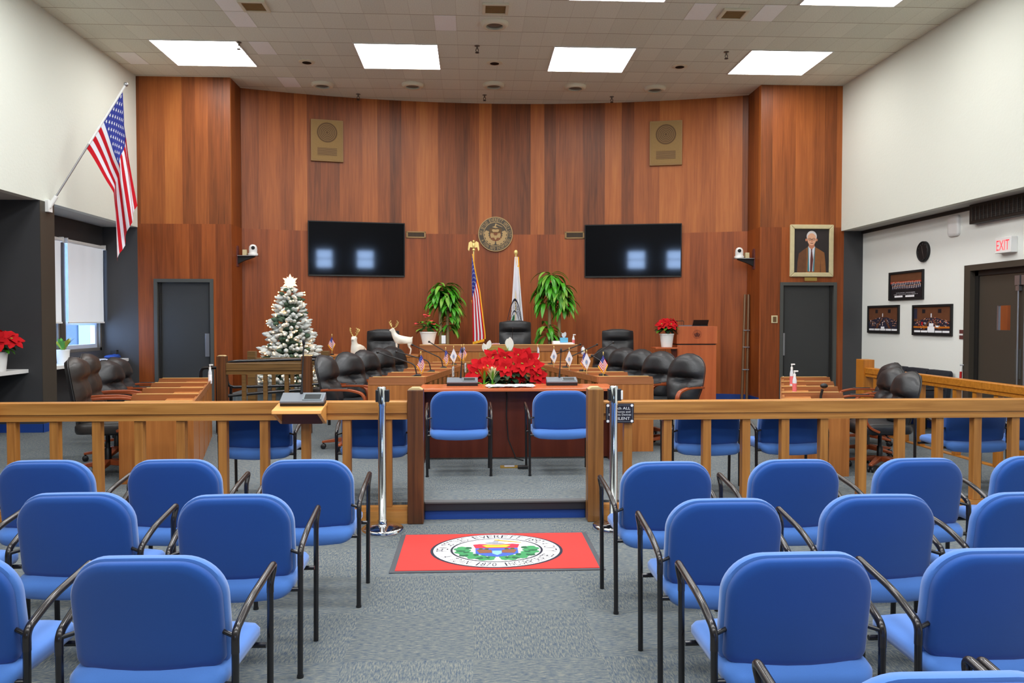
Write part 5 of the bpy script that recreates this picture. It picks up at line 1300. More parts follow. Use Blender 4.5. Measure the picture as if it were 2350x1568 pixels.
for i, (X, Y, rz, lb, src) in enumerate(((-3.47, 7.62, 104, 'tall brown-black leather swivel chair nearest on the outer left desks', HC), (-3.74, 8.42, 104, 'tall brown-black leather swivel chair second on the outer left desks', HC),
        (-3.92, 9.25, 86, 'rounded black leather swivel chair third on the outer left desks', RC), (-4.12, 9.93, 86, 'rounded black leather swivel chair farthest on the outer left desks', RC))):
    o = place(src, X, Y, rad(rz), lb, 'swivel chairs at the outer left desks', PLAT); o.scale = (1, 1, 1 if src is HC else .94)
for X, Y, rz, lb in ((4.00, 7.50, -94, 'brown-black rounded swivel chair nearest on the outer right desks'), (4.24, 8.22, -94, 'brown-black rounded swivel chair second on the outer right desks'), (4.68, 9.05, -94, 'brown-black rounded swivel chair farthest on the outer right desks')):
    o = place(RC, X, Y, rad(rz), lb, 'swivel chairs at the outer right desks', PLAT); o.scale = (.94, .94, .90)
struct(MB().box(-3.9, 3.3, 12.75, 14.6, PLAT, .42, M['carpet']), 'floor_dais', smooth=0)
for px, zt, lb in ((879, .245, 'square-backed black leather chair behind the white deer'), (1182, .39, 'square-backed black leather chair at the centre of the dais'), (1418, .245, 'square-backed black leather chair near the right end of the dais')):
    p = PY(px, 760, 13.28); place(SQ, p.x, 13.05, 0, lb, 'chairs on the dais', zt - .0 if 0 else (1.438 if zt < .3 else 1.585) - 1.195)

# ================================================================ DAIS
ZD = 1.2
t = thing('dais_desk', 'oak presiding desk with brass plate and gold letters across the centre back', 'desk', (.419, 12.3, PLAT)); ztop = PY(1144, 792, 12.3).z - PLAT
x0, x1 = PY(963, 792, 12.3).x - .419, PY(1325, 792, 12.3).x - .419
MB().box(x0, x1, 0, .03, 0, ztop - .0, M['desk']).build('front_panel', t, smooth=0)
MB().box(x0, x1, -.012, .0, ztop - .10, ztop, M['desk_cap']).box(x0, x1, -.012, .06, ztop, ztop + .008, M['desk_edge']).build('cap_strip', t, smooth=0)
MB().box(x0, x1, .0301, .42, ztop - .025, ztop, M['desk_top']).build('worktop', t, smooth=0)
for x in (x0, x1 - .03): MB().box(x, x + .03, .03, .42, 0, ztop - .025, M['desk']).build('end_panel', t, smooth=0)
MB().box(-.165, .135, -.02, -.012, ztop - .085, ztop - .015, M['brass']).build('brass_plate', t, bevel=.002)
g = MB(); put_text(g, 'EVERETT', M['brass'], lambda u, v: (u, -.004, v), -.01, ztop - .195, .075, .62); g.build('gold_lettering', t, smooth=0)
for a_, b_, lb in ((750, 961, 'lower oak wing desk left of the presiding desk, deer standing on it'), (1327, 1462, 'lower oak wing desk right of the presiding desk')):
    pa, pb = PY(a_, 815, 12.35), PY(b_, 815, 12.35); h = pa.z - PLAT; W = pb.x - pa.x
    t = thing('wing_desk', lb, 'desk', (pa.x, 12.35, PLAT), 0, 'dais wing desks')
    MB().box(0, W, 0, .03, 0, h - .03, M['desk']).build('front_panel', t, smooth=0); MB().box(0, W, -.015, .38, h - .03, h, M['desk_top']).build('worktop', t, bevel=.003, smooth=0)
    [MB().box(q, q + .03, .03, .36, 0, h - .03, M['desk']).build('end_panel', t, smooth=0) for q in (0, W - .03)]
ZT2 = PLAT + ztop; ZW_ = PY(930, 815, 12.35).z
# things on the dais
def on(px, Y, Z): return Vector((PY(px, 800, Y).x, Y, Z))
def pot(t, r0, r1, h, mt=M['white'], soil=True):
    MB().lathe([(r0, 0), (r1, h - .02), (r1 * 1.05, h - .02), (r1 * 1.05, h), (r1 * .93, h), (r1 * .90, h - .03), (.001, h - .03)], mt, 28).build('pot', t)
t = thing('tissue_box', 'blue tissue box with white tissue on the presiding desk', 'tissue box', on(1294, 12.50, ZT2 + .034))
MB().box(-.06, .06, -.06, .06, 0, .075, M['tissue_blue']).build('carton', t, bevel=.003)
g = MB()
for i in range(6): a = i; g.leaf((0, 0, .07), (.5 * cos(a), .5 * sin(a), 1.2), .09 + .02 * (i % 2), .07, .3, M['paper'])
g.build('tissue', t)
tag(MB().box(-.16, .16, -.10, .10, 0, .03, M['paper']).box(-.16, -.05, -.08, .09, .03, .055, M['paper']).build('paper_stack', loc=on(1291, 12.50, ZT2 + .001), smooth=0), 'white paper stack under the blue tissue box', 'papers')
def pump_bottle(label, loc, group, h=.14, pink=True, rz=0):
    t = thing('pump_bottle', label, 'bottle', loc, rz, group)
    k = .72; MB().lathe([(.028 * k, 0), (.03 * k, .01), (.03 * k, h * .62), (.014, h * .76), (.012, h * .80)], M['clearp'], 16).build('bottle', t)
    MB().lathe([(.0305 * k, h * .15), (.0305 * k, h * .5)], M['label_pink'] if pink else M['paper'], 16).build('sticker', t)
    MB().lathe([(.013, h * .80), (.013, h * .9), (.005, h * .91), (.005, h)], M['white'], 12).box(-.008, .035, -.007, .007, h, h + .014, M['white']).build('pump', t)
    return t
pump_bottle('small pump bottle with pink label on the presiding desk beside the tissues', on(1316, 12.5, ZT2), 'sanitizer bottles', .15)
ZOL = PLAT + .735; ZOR = PLAT + .722
pump_bottle('clear sanitizer pump bottle on the far end of the outer left desks', (PY(482, 850, 9.6).x, 9.6, ZOL - .04), 'sanitizer bottles', .22, False)
pump_bottle('pink-labelled pump bottle on the outer right desks, nearer one', (PY(1817, 880, 8.0).x + .03, 8.0, ZOR - .04), 'sanitizer bottles', .24)
pump_bottle('pink-labelled pump bottle on the outer right desks, farther one', (PY(1811, 870, 8.9).x + .03, 8.9, ZOR - .04), 'sanitizer bottles', .26)
t = thing('handheld_microphone', 'black handheld microphone upright on the outer right desks', 'microphone', (PY(1869, 895, 7.9).x, 7.75, ZOR - .13))
MB().tube([(0, 0, 0), (0, .0, .10), (.012, -.01, .17)], .013, M['plastic'], 10).build('body', t); MB().ball((.025, -.015, .205), (.04, .028, .026), M['plastic'], 12, 8).build('head', t)
t = thing('chair_microphone', 'thin gooseneck microphone before the middle black dais chair', 'microphone', on(1176, 12.55, ZT2)); MB().box(-.05, .05, -.03, .03, 0, .02, M['plastic']).build('base', t, bevel=.003); MB().tube([(0, 0, .02), (.0, .02, .16), (.005, -.02, .25)], .004, M['plastic'], 6).build('gooseneck', t); MB().ball((.005, -.02, .26), .011, M['plastic'], 8, 6).build('mic_head', t)
t['group'] = 'x'; del t['group']
tag(MB().box(-.06, .06, -.03, .03, 0, .02, M['fwhite']).box(-.05, .05, -.031, -.029, .004, .014, M['sred']).build('name_tent', loc=on(1138, 12.5, ZT2), smooth=0), 'small red and white card on the presiding desk left of the chair', 'card')
t = thing('bottled_water', 'small silver capped bottle behind the right wing desk', 'bottle', on(1338, 12.45, ZW_)); MB().lathe([(.03, 0), (.033, .02), (.033, .09), (.014, .12)], M['clearp'], 14).build('bottle', t); MB().lathe([(.016, .12), (.016, .14)], M['steel'], 12).build('cap', t)

# ================================================================ PLANTS
def dracaena(label, px, Y, canes, heads, seed):
    r = random.Random(seed); p = PY(px, 800, Y); zb = .42
    t = thing('dracaena_plant', label, 'plant', (p.x, Y, zb), 0, 'tall potted dracaenas')
    pot(t, .13, .17, .30, M['plastic'])
    for x, h in canes: MB().tube([(x, 0, .26), (x + .01, .01, h * .5), (x + .005, 0, h)], .030, M['cane'], 10).build('cane', t)
    for hx, hz, n, R_ in heads:
        f = MB()
        for i in range(int(n * 1.7)):
            a = r.uniform(0, 2 * pi); e = r.uniform(-.25, .95); L = R_ * r.uniform(.62, 1.0)
            f.leaf((hx + .02 * cos(a), .02 * sin(a), hz + r.uniform(-.20, .10)), (cos(a), sin(a) * .6 - .15, e), L, .074, 2.2, M['leaf'] if r.random() < .75 else M['leaf_l'], 6)
        f.build('leaf_head', t, smooth=60)
    return t
dracaena('dracaena with two canes left of the gold-topped flag', 1018, 13.62, [(-.06, 1.45), (.06, 1.6)], [(.02, 1.70, 46, .40), (-.10, 1.62, 26, .33), (.13, 1.50, 30, .36), (.10, 1.18, 16, .30)], 4)
dracaena('larger dracaena with pale canes right of the white flag', 1264, 13.62, [(-.03, 1.7), (.14, 1.3)], [(.0, 1.90, 52, .44), (.16, 1.72, 40, .42), (-.10, 1.66, 26, .40), (-.06, 1.0, 18, .36), (.24, 1.52, 22, .36)], 9)
tag(MB().box(-.035, .035, -.003, .003, 0, .14, M['paper']).build('care_label', loc=(PY(1018, 780, 13.4).x, 13.40, 1.20), smooth=0), 'small white paper tag on the left dracaena canes', 'tag')
def poinsettia_flower(mb, c, R, ax, r, m=None):
    ax = Vector(ax).normalized(); u = ax.cross(Vector((0, 0, 1)))
    if u.length < .01: u = Vector((1, 0, 0))
    u.normalize(); w = ax.cross(u)
    for ring_, (k, n, el) in enumerate(((1, 6, .15), (.66, 5, .5))):
        o = r.uniform(0, 2)
        for i in range(n):
            a = o + 2 * pi * i / n + r.uniform(-.2, .2); d = (u * cos(a) + w * sin(a)) + ax * el
            mb.leaf(Vector(c) + ax * .006 * ring_, d, R * k * r.uniform(.85, 1.1), R * .62 * k, .35, m or M['poin'], 4, .18, up=ax)
    for i in range(5): mb.ball(Vector(c) + ax * .015 + u * r.uniform(-.012, .012) + w * r.uniform(-.012, .012), .007, M['leaf_y'], 5, 4)
def leaf_cloud(mb, c, R, n, L, W, mts, r, squash=.7):
    for i in range(n):
        a = r.uniform(0, 2 * pi); e = r.uniform(-.4, 1); q = r.uniform(.2, .8)
        mb.leaf(Vector(c) + Vector((R[0] * q * cos(a), R[1] * q * sin(a), R[2] * r.uniform(-.6, .6))), (cos(a), sin(a), e * .8), L * r.uniform(.7, 1.2), W, .8, r.choice(mts), 4)
def small_poinsettia(label, loc, pr, ph, R, nf, seed, name='poinsettia', spread=.12):
    r = random.Random(seed); t = thing(name, label, 'plant', loc)
    pot(t, pr * .78, pr, ph)
    f = MB(); leaf_cloud(f, (0, 0, ph + .08), (spread, spread, .07), 34, .15, .07, [M['leaf_d'], M['leaf_d'], M['leaf']], r); f.build('foliage', t, smooth=60)
    for i in range(nf):
        a = 2 * pi * i / max(1, nf - 1); q = 0 if i == nf - 1 else spread * 1.0
        g = MB(); poinsettia_flower(g, (q * cos(a), q * sin(a), ph + .17 + .05 * (q == 0) + r.uniform(-.03, .03)), R, (cos(a) * .7 * (q > 0), sin(a) * .7 * (q > 0) - .3, .8), r); g.build('flower', t, smooth=60)
    return t
# anthurium on the dais
r = random.Random(21); t = thing('anthurium', 'white pot of pink anthurium on the left end of the presiding desk', 'plant', on(983, 12.52, ZT2)); pot(t, .09, .13, .205)
f = MB(); leaf_cloud(f, (0, 0, .30), (.10, .10, .10), 40, .16, .075, [M['leaf'], M['leaf'], M['leaf_d'], M['leaf_l']], r); f.build('foliage', t, smooth=60)
for i, (x, y, z) in enumerate(((-.13, -.08, .34), (-.03, -.06, .46), (.03, -.07, .45), (.06, -.12, .33), (0, .02, .48), (.02, -.12, .38))):
    g = MB(); g.leaf((x, y, z), (.3 if i % 2 else -.5, -.7, .2), .12, .10, .6, M['pink'], 5, .1); g.tube([(x * .3, 0, .22), (x, y, z)], .003, M['leaf'], 5); g.ball((x, y - .02, z + .015), (.005, .02, .006), M['syellow'], 6, 4); g.build('flower', t, smooth=60)
ZTAB = PY(1530, 797, 13.0).z
small_poinsettia('white pot of red poinsettia on the small shelf beside the lectern', (PY(1530, 797, 13.0).x, 13.0, ZTAB + .002), .115, .225, .13, 6, 31)
small_poinsettia('white pot of red poinsettia on the near window ledge at the left edge', (-5.84, PX(-4, 848, -5.84).y, .967), .105, .24, .18, 7, 12, spread=.16)
r = random.Random(2); lp = PX(145, 838, -5.93); t = thing('croton_plant', 'ribbed white pot with yellow-green croton on the far window ledge', 'plant', (-5.93, lp.y, .967))
q = MB(); q.lathe([(.078, 0), (.088, .19), (.092, .19), (.092, .205), (.08, .205), (.001, .19)], M['white'], 30).build('pot', t)
f = MB()
for i in range(15): a = i * 2.4; f.leaf((.02 * cos(a), .02 * sin(a), .19), (cos(a) * .5, sin(a) * .5, 1), .17 + .03 * (i % 3), .06, .5, M['leaf_y'] if i % 2 else M['leaf'], 5)
f.build('foliage', t, smooth=60)

# big planter of red flowers behind the clerk table
r = random.Random(14); t = thing('flower_arrangement', 'large arrangement of red poinsettias, white peace lilies and bromeliads behind the clerk table', 'flowers', (PY(1160, 850, 9.15).x, 9.15, PLAT))
MB().box(-.38, .38, -.20, .20, .0, .62, M['black']).build('planter_box', t, bevel=.01)
f = MB(); leaf_cloud(f, (0, 0, .78), (.40, .20, .13), 150, .17, .08, [M['leaf_d']], r); leaf_cloud(f, (.0, -.02, .72), (.36, .2, .05), 70, .14, .06, [M['leaf_d']], r); f.build('foliage', t, smooth=60)
FL = [(1160, 845, -.03), (1118, 842, .0), (1198, 836, -.02), (1190, 817, .1), (1158, 822, .1), (1130, 822, .1), (1094, 858, .03), (1103, 842, .08), (1214, 828, .1), (1225, 842, .05), (1233, 862, .04), (1186, 862, .02), (1205, 822, .12)]
for px, py, dy in FL:
    Y = 8.99 + dy; p = PY(px, py, Y) - Vector(t.location); g = MB(); poinsettia_flower(g, p, r.uniform(.125, .165), (r.uniform(-.25, .25) + (px - 1160) / 260, -1, r.uniform(.3, .7)), r); g.build('flower', t, smooth=60)
for px, py, h, ln in ((1114, 800, .10, -.2), (1120, 793, .10, .2), (1170, 797, .15, 0), (1184, 812, .07, .4), (1166, 790, .1, -.1)):
    Y = 9.2; p = PY(px, py + 8, Y) - Vector(t.location); g = MB(); g.leaf(p, (ln, -.2, 1), h * 1.1, h * .62, .1, M['petal'], 6, .35, up=(0, 1, 0)); g.tube([(p.x * .6, .1, .8), p], .004, M['leaf_l'], 6); g.build('peace_lily', t, smooth=60)
g = MB()
for px, py, dx in ((1155, 806, .5), (1104, 818, -1), (1090, 836, -1), (1230, 838, .8), (1150, 812, -.3)): p = PY(px, py + 6, 9.2) - Vector(t.location); g.leaf(p + Vector((-dx * .08, 0, -.02)), (dx, -.3, .25), .2, .075, .5, M['leaf'], 5)
g.build('lily_leaves', t, smooth=60)
for px, py, m, nm_, R_ in ((1111, 872, 'orange', 'orange_bromeliad', .17), (1130, 872, 'cream', 'cream_bromeliad', .17)):
    p = PY(px, 886, 8.86) - Vector(t.location); g = MB()
    for i in range(22): a = i * 2.4; q = (i % 11) / 11; g.leaf(p + Vector((0, 0, .04 + .10 * q)), (cos(a) * (.55 - .4 * q), sin(a) * .4 - .15, 1), R_ * (1 - .45 * q), .030, .3, M[m] if i > 3 else M['leaf_l'], 4)
    for i in range(16): a = i * 2.4 + 1; g.leaf(p, (cos(a), sin(a) * .5 - .2, .35), .17, .022, .9, M['leaf_l'], 5)
    g.tube([p, p + Vector((0, 0, .12))], .012, M['leaf'], 6); g.build(nm_, t, smooth=60)

# ================================================================ CHRISTMAS TREE
r = random.Random(8); tx = PY(667, 800, 13.0).x
t = thing('christmas_tree', 'white flocked Christmas tree with warm lights and a lit star', 'Christmas tree', (tx, 13.0, .42))
MB().tube([(0, 0, 0), (0, 0, 1.6)], [.035, .012], M['cane'], 8).build('trunk', t)
f = MB(); zb, zt = .12, 1.66
def spindle(p, d, L, w, mt): f.tube([p, p + d * L * .3, p + d * L * .75, p + d * L], [w * .45, w, w * .7, w * .1], mt, 6)
n = 0; lights = []
for lev in range(22):
    q = lev / 21; z = zb + (zt - zb) * q; R = .50 * (1 - q) ** .82 + .06; cnt = int(10 + 48 * (1 - q)); tier = .86 + .16 * (lev % 3)
    for i in range(cnt):
        a = 2 * pi * (i + r.random() * .8) / cnt; d = Vector((cos(a), sin(a), r.uniform(-.15, .45))).normalized()
        L = r.uniform(.09, .14); rr = R * tier * r.uniform(.62, .92); p = Vector((cos(a) * rr, sin(a) * rr, z + r.uniform(-.03, .03)))
        spindle(p, d, L, r.uniform(.028, .042), M['flock'] if r.random() < .9 else M['needle'])
        if sin(a) < .3 and r.random() < .30: lights.append(p + d * (L + .005))
    if lev < 20: spindle(Vector((0, 0, z)), Vector((1, 0, 0)), R * .7, .02, M['needle']); f.lathe([(R * .62, z - .05), (R * .3, z + .06)], M['needle'], 10)
for i in range(8): a = 2 * pi * i / 8; spindle(Vector((0, 0, 1.62)), Vector((cos(a) * .5, sin(a) * .5, 1)).normalized(), .12, .02, M['flock'])
f.build('branches', t, smooth=60)
g = MB()
for p in lights: g.ball(p, .011, M['bulb'], 6, 4)
o = g.build('fairy_lights', t); o['kind'] = 'stuff'
g = MB(); zc = 1.80
for R_, off, th in ((.135, 0, .012), (.10, rad(30), .02)):
    pts = [((R_ if i % 2 == 0 else R_ * .5) * sin(off + i * pi / 6), zc + (R_ if i % 2 == 0 else R_ * .5) * cos(off + i * pi / 6)) for i in range(12)]; g.prism(pts, -th, th, M['star'], 'y')
g.tube([(0, 0, 1.62), (0, 0, 1.75)], .01, M['fwhite'], 6); g.build('star_topper', t, smooth=0)

# ================================================================ DEER FIGURES
def deer(label, loc, rz, sc, lying):
    t = thing('deer_figurine', label, 'figurine', loc, rz, 'white deer figurines')
    V = []; E = []; R = []
    def v(x, y, z, rx, ry, par):
        V.append((x * sc, y * sc, z * sc)); R.append((rx * sc * (1.9 if rx > .024 else 1.45), ry * sc * (1.9 if rx > .024 else 1.45))); i = len(V) - 1
        if par is not None: E.append((par, i))
        return i
    # facing -x; hips at +x
    if not lying:
        hip = v(.20, 0, .36, .062, .058, None); mid = v(.06, 0, .345, .054, .056, hip); ch = v(-.09, 0, .365, .062, .072, mid)
        n1 = v(-.15, 0, .45, .036, .042, ch); n2 = v(-.175, 0, .545, .026, .03, n1); hd = v(-.195, 0, .60, .03, .034, n2); mz = v(-.25, 0, .58, .018, .02, hd); v(-.275, 0, .572, .013, .014, mz)
        tl = v(.265, 0, .40, .012, .014, hip); v(.285, 0, .43, .006, .007, tl)
        for s in (-1, 1):
            a = v(.215, s * .04, .27, .036, .03, hip); k = v(.19, s * .043, .20, .02, .017, a); hk = v(.245, s * .045, .125, .013, .012, k); ft = v(.225, s * .045, .02, .011, .01, hk); v(.21, s * .045, .006, .014, .012, ft)
            a = v(-.095, s * .036, .27, .024, .022, ch); k = v(-.10, s * .04, .155, .014, .013, a); ft = v(-.095, s * .04, .02, .010, .01, k); v(-.108, s * .04, .006, .013, .012, ft)
            v(-.175, s * .055, .635, .006, .010, hd)
        ear = (-.19, .62); H0 = Vector((-.185, 0, .625))
    else:
        hip = v(.19, 0, .11, .07, .07, None); mid = v(.05, 0, .11, .062, .066, hip); ch = v(-.09, 0, .12, .06, .07, mid)
        n1 = v(-.14, 0, .21, .036, .04, ch); n2 = v(-.155, 0, .30, .026, .03, n1); hd = v(-.165, 0, .355, .03, .034, n2); mz = v(-.22, 0, .335, .018, .02, hd); v(-.245, 0, .327, .013, .014, mz)
        tl = v(.26, 0, .13, .012, .012, hip)
        for s in (-1, 1):
            a = v(.13, s * .07, .05, .035, .03, hip); v(.02, s * .085, .02, .014, .014, a)
            a = v(-.15, s * .05, .04, .02, .02, ch); v(-.05, s * .06, .015, .012, .012, a)
            v(-.15, s * .055, .385, .006, .010, hd)
        H0 = Vector((-.155, 0, .38))
    me = bpy.data.meshes.new('body'); me.from_pydata(V, E, []); me.materials.append(M['deer']); o = bpy.data.objects.new('body', me); COL.objects.link(o); o.parent = t
    if not me.skin_vertices: me.attributes.new('tmp', 'FLOAT', 'POINT') if 0 else None
    sk = o.modifiers.new('skin', 'SKIN'); sk.use_smooth_shade = True
    if not me.skin_vertices:
        with bpy.context.temp_override(object=o, active_object=o):
            bpy.ops.mesh.customdata_skin_add()
    for i, d in enumerate(me.skin_vertices[0].data): d.radius = R[i]; d.use_root = (i == 0)
    sb = o.modifiers.new('sub', 'SUBSURF'); sb.levels = 1; sb.render_levels = 1
    for s in (-1, 1):
        g = MB(); b = (H0 + Vector((0, s * .015, 0))) * sc; q = lambda *p: (H0 + (Vector((p[0], s * p[1], p[2])) if lying else Vector((s * p[1] * 1.1 + .02, s * p[0] * .6, p[2] * 1.1)))) * sc
        main = [b, q(.02, .05, .04), q(.015, .085, .09), q(-.01, .085, .14), q(-.03, .065, .175)]
        g.tube(smooth_path(main, .03, 3), .0085 * sc / .9, M['goldmetal'], 6)
        for a_, e_ in ((q(.02, .05, .04), q(-.02, .045, .09)), (q(.017, .075, .07), q(-.02, .055, .125)), (q(.015, .085, .09), q(.04, .10, .15)), (q(0, .085, .12), q(.02, .075, .165))): g.tube([a_, (Vector(a_) + Vector(e_)) / 2 + Vector((0, s * .008, 0)), e_], .0065 * sc / .9, M['goldmetal'], 6)
        g.build('antler', t)
    for s in (-1, 1): MB().ball(Vector((H0.x - .03, s * .027, H0.z - .012)) * sc, .006 * sc, M['photo_dark'], 6, 4).build('eye', t)
    return t
dz = ZW_
deer('standing white deer figurine with gold antlers on the left wing desk', (PY(920, 815, 12.52).x, 12.52, dz), 0, .66, False)
deer('lying white deer figurine with gold antlers, half hidden by a black chair', (PY(822, 812, 12.52).x, 12.52, dz - .02), rad(68), .80, True)

# ================================================================ LECTERN AND RIGHT REAR
p0, p1 = PY(1553, 749, 13.0), PY(1646, 749, 13.0); hw = (p1.x - p0.x) / 2; lx = (p0.x + p1.x) / 2; h = p0.z - PLAT
t = thing('lectern', 'cherry wood lectern with dark town seal near the right rear wall', 'lectern', (lx, 13.0, PLAT))
MB().box(-hw + .012, hw - .012, 0, .42, .0, h - .315, M['cherry']).build('pedestal', t, bevel=.003); MB().box(-hw + .02, hw - .02, .01, .41, h - .315, h - .295, M['black']).build('shadow_gap', t, smooth=0)
MB().box(-hw, hw, -.01, .43, h - .295, h, M['cherry']).build('upper_case', t, bevel=.004)
g = MB(); R = .075; seal(g, lambda l: (lambda u, v: (u * R + .0, -.011 - .0006 * l, v * R + h - .135)), SEALD); g.build('seal_emblem', t, smooth=0)
t = thing('lectern_shelf', 'small cherry side shelf at the left of the lectern under the poinsettia', 'shelf', (p0.x - .01, 12.85, ZTAB))
MB().box(-.38, .0, 0, .36, -.025, 0, M['cherry']).build('shelf_board', t, bevel=.003); MB().prism([(-.12, -.025), (0, -.025), (0, -.45), (-.10, -.45)] if 0 else [(-.10, -.025), (0, -.025), (0, -.45)], .10, .13, M['cherry_dark'], 'y').build('side_bracket', t, smooth=0)
t = thing('laptop', 'black laptop lid open on top of the lectern', 'laptop', (lx + .10, 13.14, PLAT + h + .001)); MB().box(-.13, .13, -.0, .2, 0, .015, M['plastic']).build('keyboard_base', t, smooth=0)
MB().add([(-.13, 0.02, .012), (.13, .02, .012), (.135, -.03, .105), (-.125, -.03, .105), (-.13, .028, .012), (.13, .028, .012), (.135, -.022, .105), (-.125, -.022, .105)], [(0, 1, 2, 3), (4, 7, 6, 5), (0, 4, 5, 1), (1, 5, 6, 2), (2, 6, 7, 3), (3, 7, 4, 0)], M['black']).build('lid', t, smooth=0)
t = thing('lectern_microphone', 'thin bent microphone and grey tray at the left of the lectern top', 'microphone', (lx - .20, 13.1, PLAT + h + .001)); MB().box(-.13, .13, -.05, .08, 0, .016, M['greyplastic']).build('tray', t, smooth=0); MB().tube(smooth_path([(.0, 0, .016), (.0, 0, .09), (-.12, .0, .085)], .02), .005, M['plastic'], 6).build('gooseneck', t); MB().ball((-.13, 0, .085), (.022, .012, .012), M['plastic'], 8, 6).build('mic_head', t)
# two brown poles leaning
pb, pt = PY(1708, 915, 13.72), PY(1714, 676, 13.85)
t = thing('folded_easel', 'pair of slim brown metal tubes clamped together leaning in the right corner', 'poles', (pb.x, pb.y, PLAT + .03))
for dx in (-.045, .045):
    MB().tube([(dx, 0, -.03), (dx * .7 + pt.x - pb.x, pt.y - pb.y, pt.z - PLAT - .03)], .026, M['brownpole'], 8).build('tube', t)
for q in (.55, .95, 1.25): MB().cbox(((pt.x - pb.x) * q / 1.9, (pt.y - pb.y) * q / 1.9 - .03, q), (.12, .02, .02), M['steel']).build('clamp', t, smooth=0)

# rear gate rails behind the left desks
O, PO = M['oldrail'], M['post']
t = rail_run('gate_rail', 'weathered brown gate rail between two posts in front of the Christmas tree', (-3.15, 10.2), (-2.19, 10.2), (O, M['oldrail']), PLAT, 1.052, .905, None, .27, .22, depth=.07, bal=.05); t['category'] = 'railing'
for x, lb in ((-3.205, 'brown gate post left of the weathered gate rail'), (-2.135, 'brown gate post right of the weathered gate rail')): tag(MB().box(-.057, .057, -.057, .057, PLAT, 1.14, PO).prism([(-.05, 1.14), (.05, 1.14), (.03, 1.152), (-.03, 1.152)], -.05, .05, M['endgrain'], 'y').build('rail_post', loc=(x, 10.2, 0), bevel=.004, smooth=0), lb, 'post')
t = rail_run('gate_rail', 'farther weathered rail behind the front gate rail, beside the tree', (-3.18, 11.7), (-2.22, 11.7), (O, M['oldrail']), PLAT, 1.045, .93, None, .27, .25, depth=.07, bal=.05)
for x, lb in ((-3.24, 'pale brown post at the left end of the farther weathered rail'), (-2.175, 'pale brown post at the right end of the farther weathered rail')): tag(MB().box(-.057, .057, -.057, .057, PLAT, 1.145, M['oldrail']).build('rail_post', loc=(x, 11.7, 0), bevel=.004, smooth=0), lb, 'post')
# black tubular ramp handrails
def P3(px, py, Y): return PY(px, py, Y)
t = thing('ramp_handrail', 'black tubular ramp handrail looping in front of the Christmas tree', 'handrail', (0, 0, 0)); bm_ = M['blackmetal']
Yr = 10.75
MB().tube(smooth_path([P3(520, 855, 10.6), P3(522, 889, 10.6), P3(695, 885, 10.9), P3(766, 878, 11.0), P3(766, 826, 11.0), P3(690, 825, 10.9), P3(545, 829, 10.6), P3(520, 832, 10.6), P3(520, 855, 10.6)], .10, 5), .021, bm_, 8).build('loop_tube', t)
MB().tube([P3(496, 911, 10.4), P3(600, 902, 10.6), P3(700, 895, 10.8)], .021, bm_, 8).build('lower_tube', t)
MB().tube(smooth_path([P3(698, 819, 11.2), P3(757, 819, 11.2), P3(764, 823, 11.2)], .03), .018, bm_, 8).build('upper_tube', t)
for px, Y in ((530, 10.6), (755, 11.0)): a = P3(px, 886, Y); MB().tube([a, (a.x, a.y, PLAT)], .021, bm_, 8).build('support_leg', t)
t = thing('ramp_handrail', 'short black bent handrail stub before the left charcoal door', 'handrail', (0, 0, 0))
a = P3(461, 870, 10.3); MB().tube(smooth_path([(a.x, a.y, PLAT), a, P3(461, 845, 10.3), P3(500, 844, 10.3)], .06), .021, bm_, 8).build('bent_tube', t); b = P3(498, 844, 10.3); MB().tube([b, (b.x, b.y, PLAT)], .021, bm_, 8).build('support_leg', t)
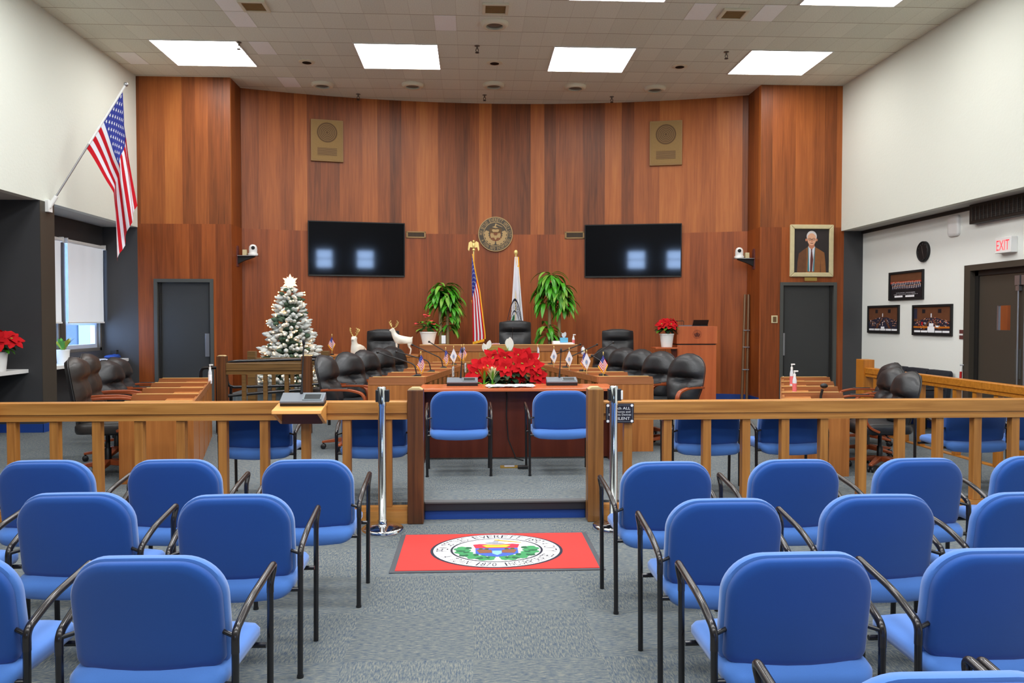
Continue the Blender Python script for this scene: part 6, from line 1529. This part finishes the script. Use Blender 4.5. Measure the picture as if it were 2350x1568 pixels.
# ledge oddments by the far window
p = PX(258, 816, -5.95); tag(MB().ball((0, 0, .03), (.12, .16, .035), M['tissue_blue'] if 0 else M['blue_base'], 12, 8).ball((.03, .06, .05), (.06, .08, .03), M['blue_base'], 10, 6).build('folded_scarf', loc=(-5.95, p.y, .966)), 'crumpled dark blue cloth on the far window ledge', 'cloth')
t = thing('desk_phone', 'small black handset box standing on the far window ledge', 'phone', (-5.94, 13.32, .966)); MB().box(-.05, .05, -.04, .04, 0, .14, M['plastic']).build('body', t, bevel=.006); MB().box(.05, .056, -.025, .025, .06, .12, M['screen']).build('display', t, smooth=0)

# ================================================================ LIGHT, WORLD, CAMERA
def area(x, y, z, sx, sy, e, col=(1, .98, .95)):
    l = bpy.data.lights.new('ceiling_lamp', 'AREA'); l.shape = 'RECTANGLE'; l.size = sx; l.size_y = sy; l.energy = e; l.color = (.98, .99, 1)
    o = bpy.data.objects.new('ceiling_lamp', l); COL.objects.link(o); o.location = (x, y, z); return o
EN = 82
for x in (-4.05, -1.12, 1.82, 4.8):
    for y in (6.4, 3.6, .8, -2.2): area(x, y, CEIL - .03, 1.2, 1.1, EN * (.62 if abs(x) > 3 else 1.2))
for x in (-4.05, -1.12): area(x, 9.1, CEIL - .03, 1.2, .9, EN * (.62 if abs(x) > 3 else 1.2))
w = bpy.data.worlds.new('sky'); SC.world = w; w.use_nodes = True
bg = w.node_tree.nodes['Background']; bg.inputs[0].default_value = (.42, .62, 1.0, 1); bg.inputs[1].default_value = 12.0
cam = bpy.data.cameras.new('camera'); co = bpy.data.objects.new('camera', cam); COL.objects.link(co)
cam.sensor_fit = 'HORIZONTAL'; cam.sensor_width = 36; cam.lens = FPX / 2350 * 36; cam.clip_end = 100
right = Vector((_x.x, _d.x, _z.x)); up = Vector((_x.y, _d.y, _z.y)); fwd = Vector((_x.z, _d.z, _z.z))
m = Matrix((right, up, -fwd)).transposed().to_4x4(); m.translation = Vector((0, 0, CAMZ)); co.matrix_world = m
SC.camera = co
SC.view_settings.view_transform = 'Standard'; SC.view_settings.look = 'None'; SC.view_settings.exposure = 0.0
SC.cycles.max_bounces = 8; SC.cycles.diffuse_bounces = 5; SC.cycles.glossy_bounces = 4; SC.cycles.transparent_max_bounces = 8
SC.cycles.sample_clamp_indirect = 6; SC.cycles.caustics_reflective = False; SC.cycles.caustics_refractive = False
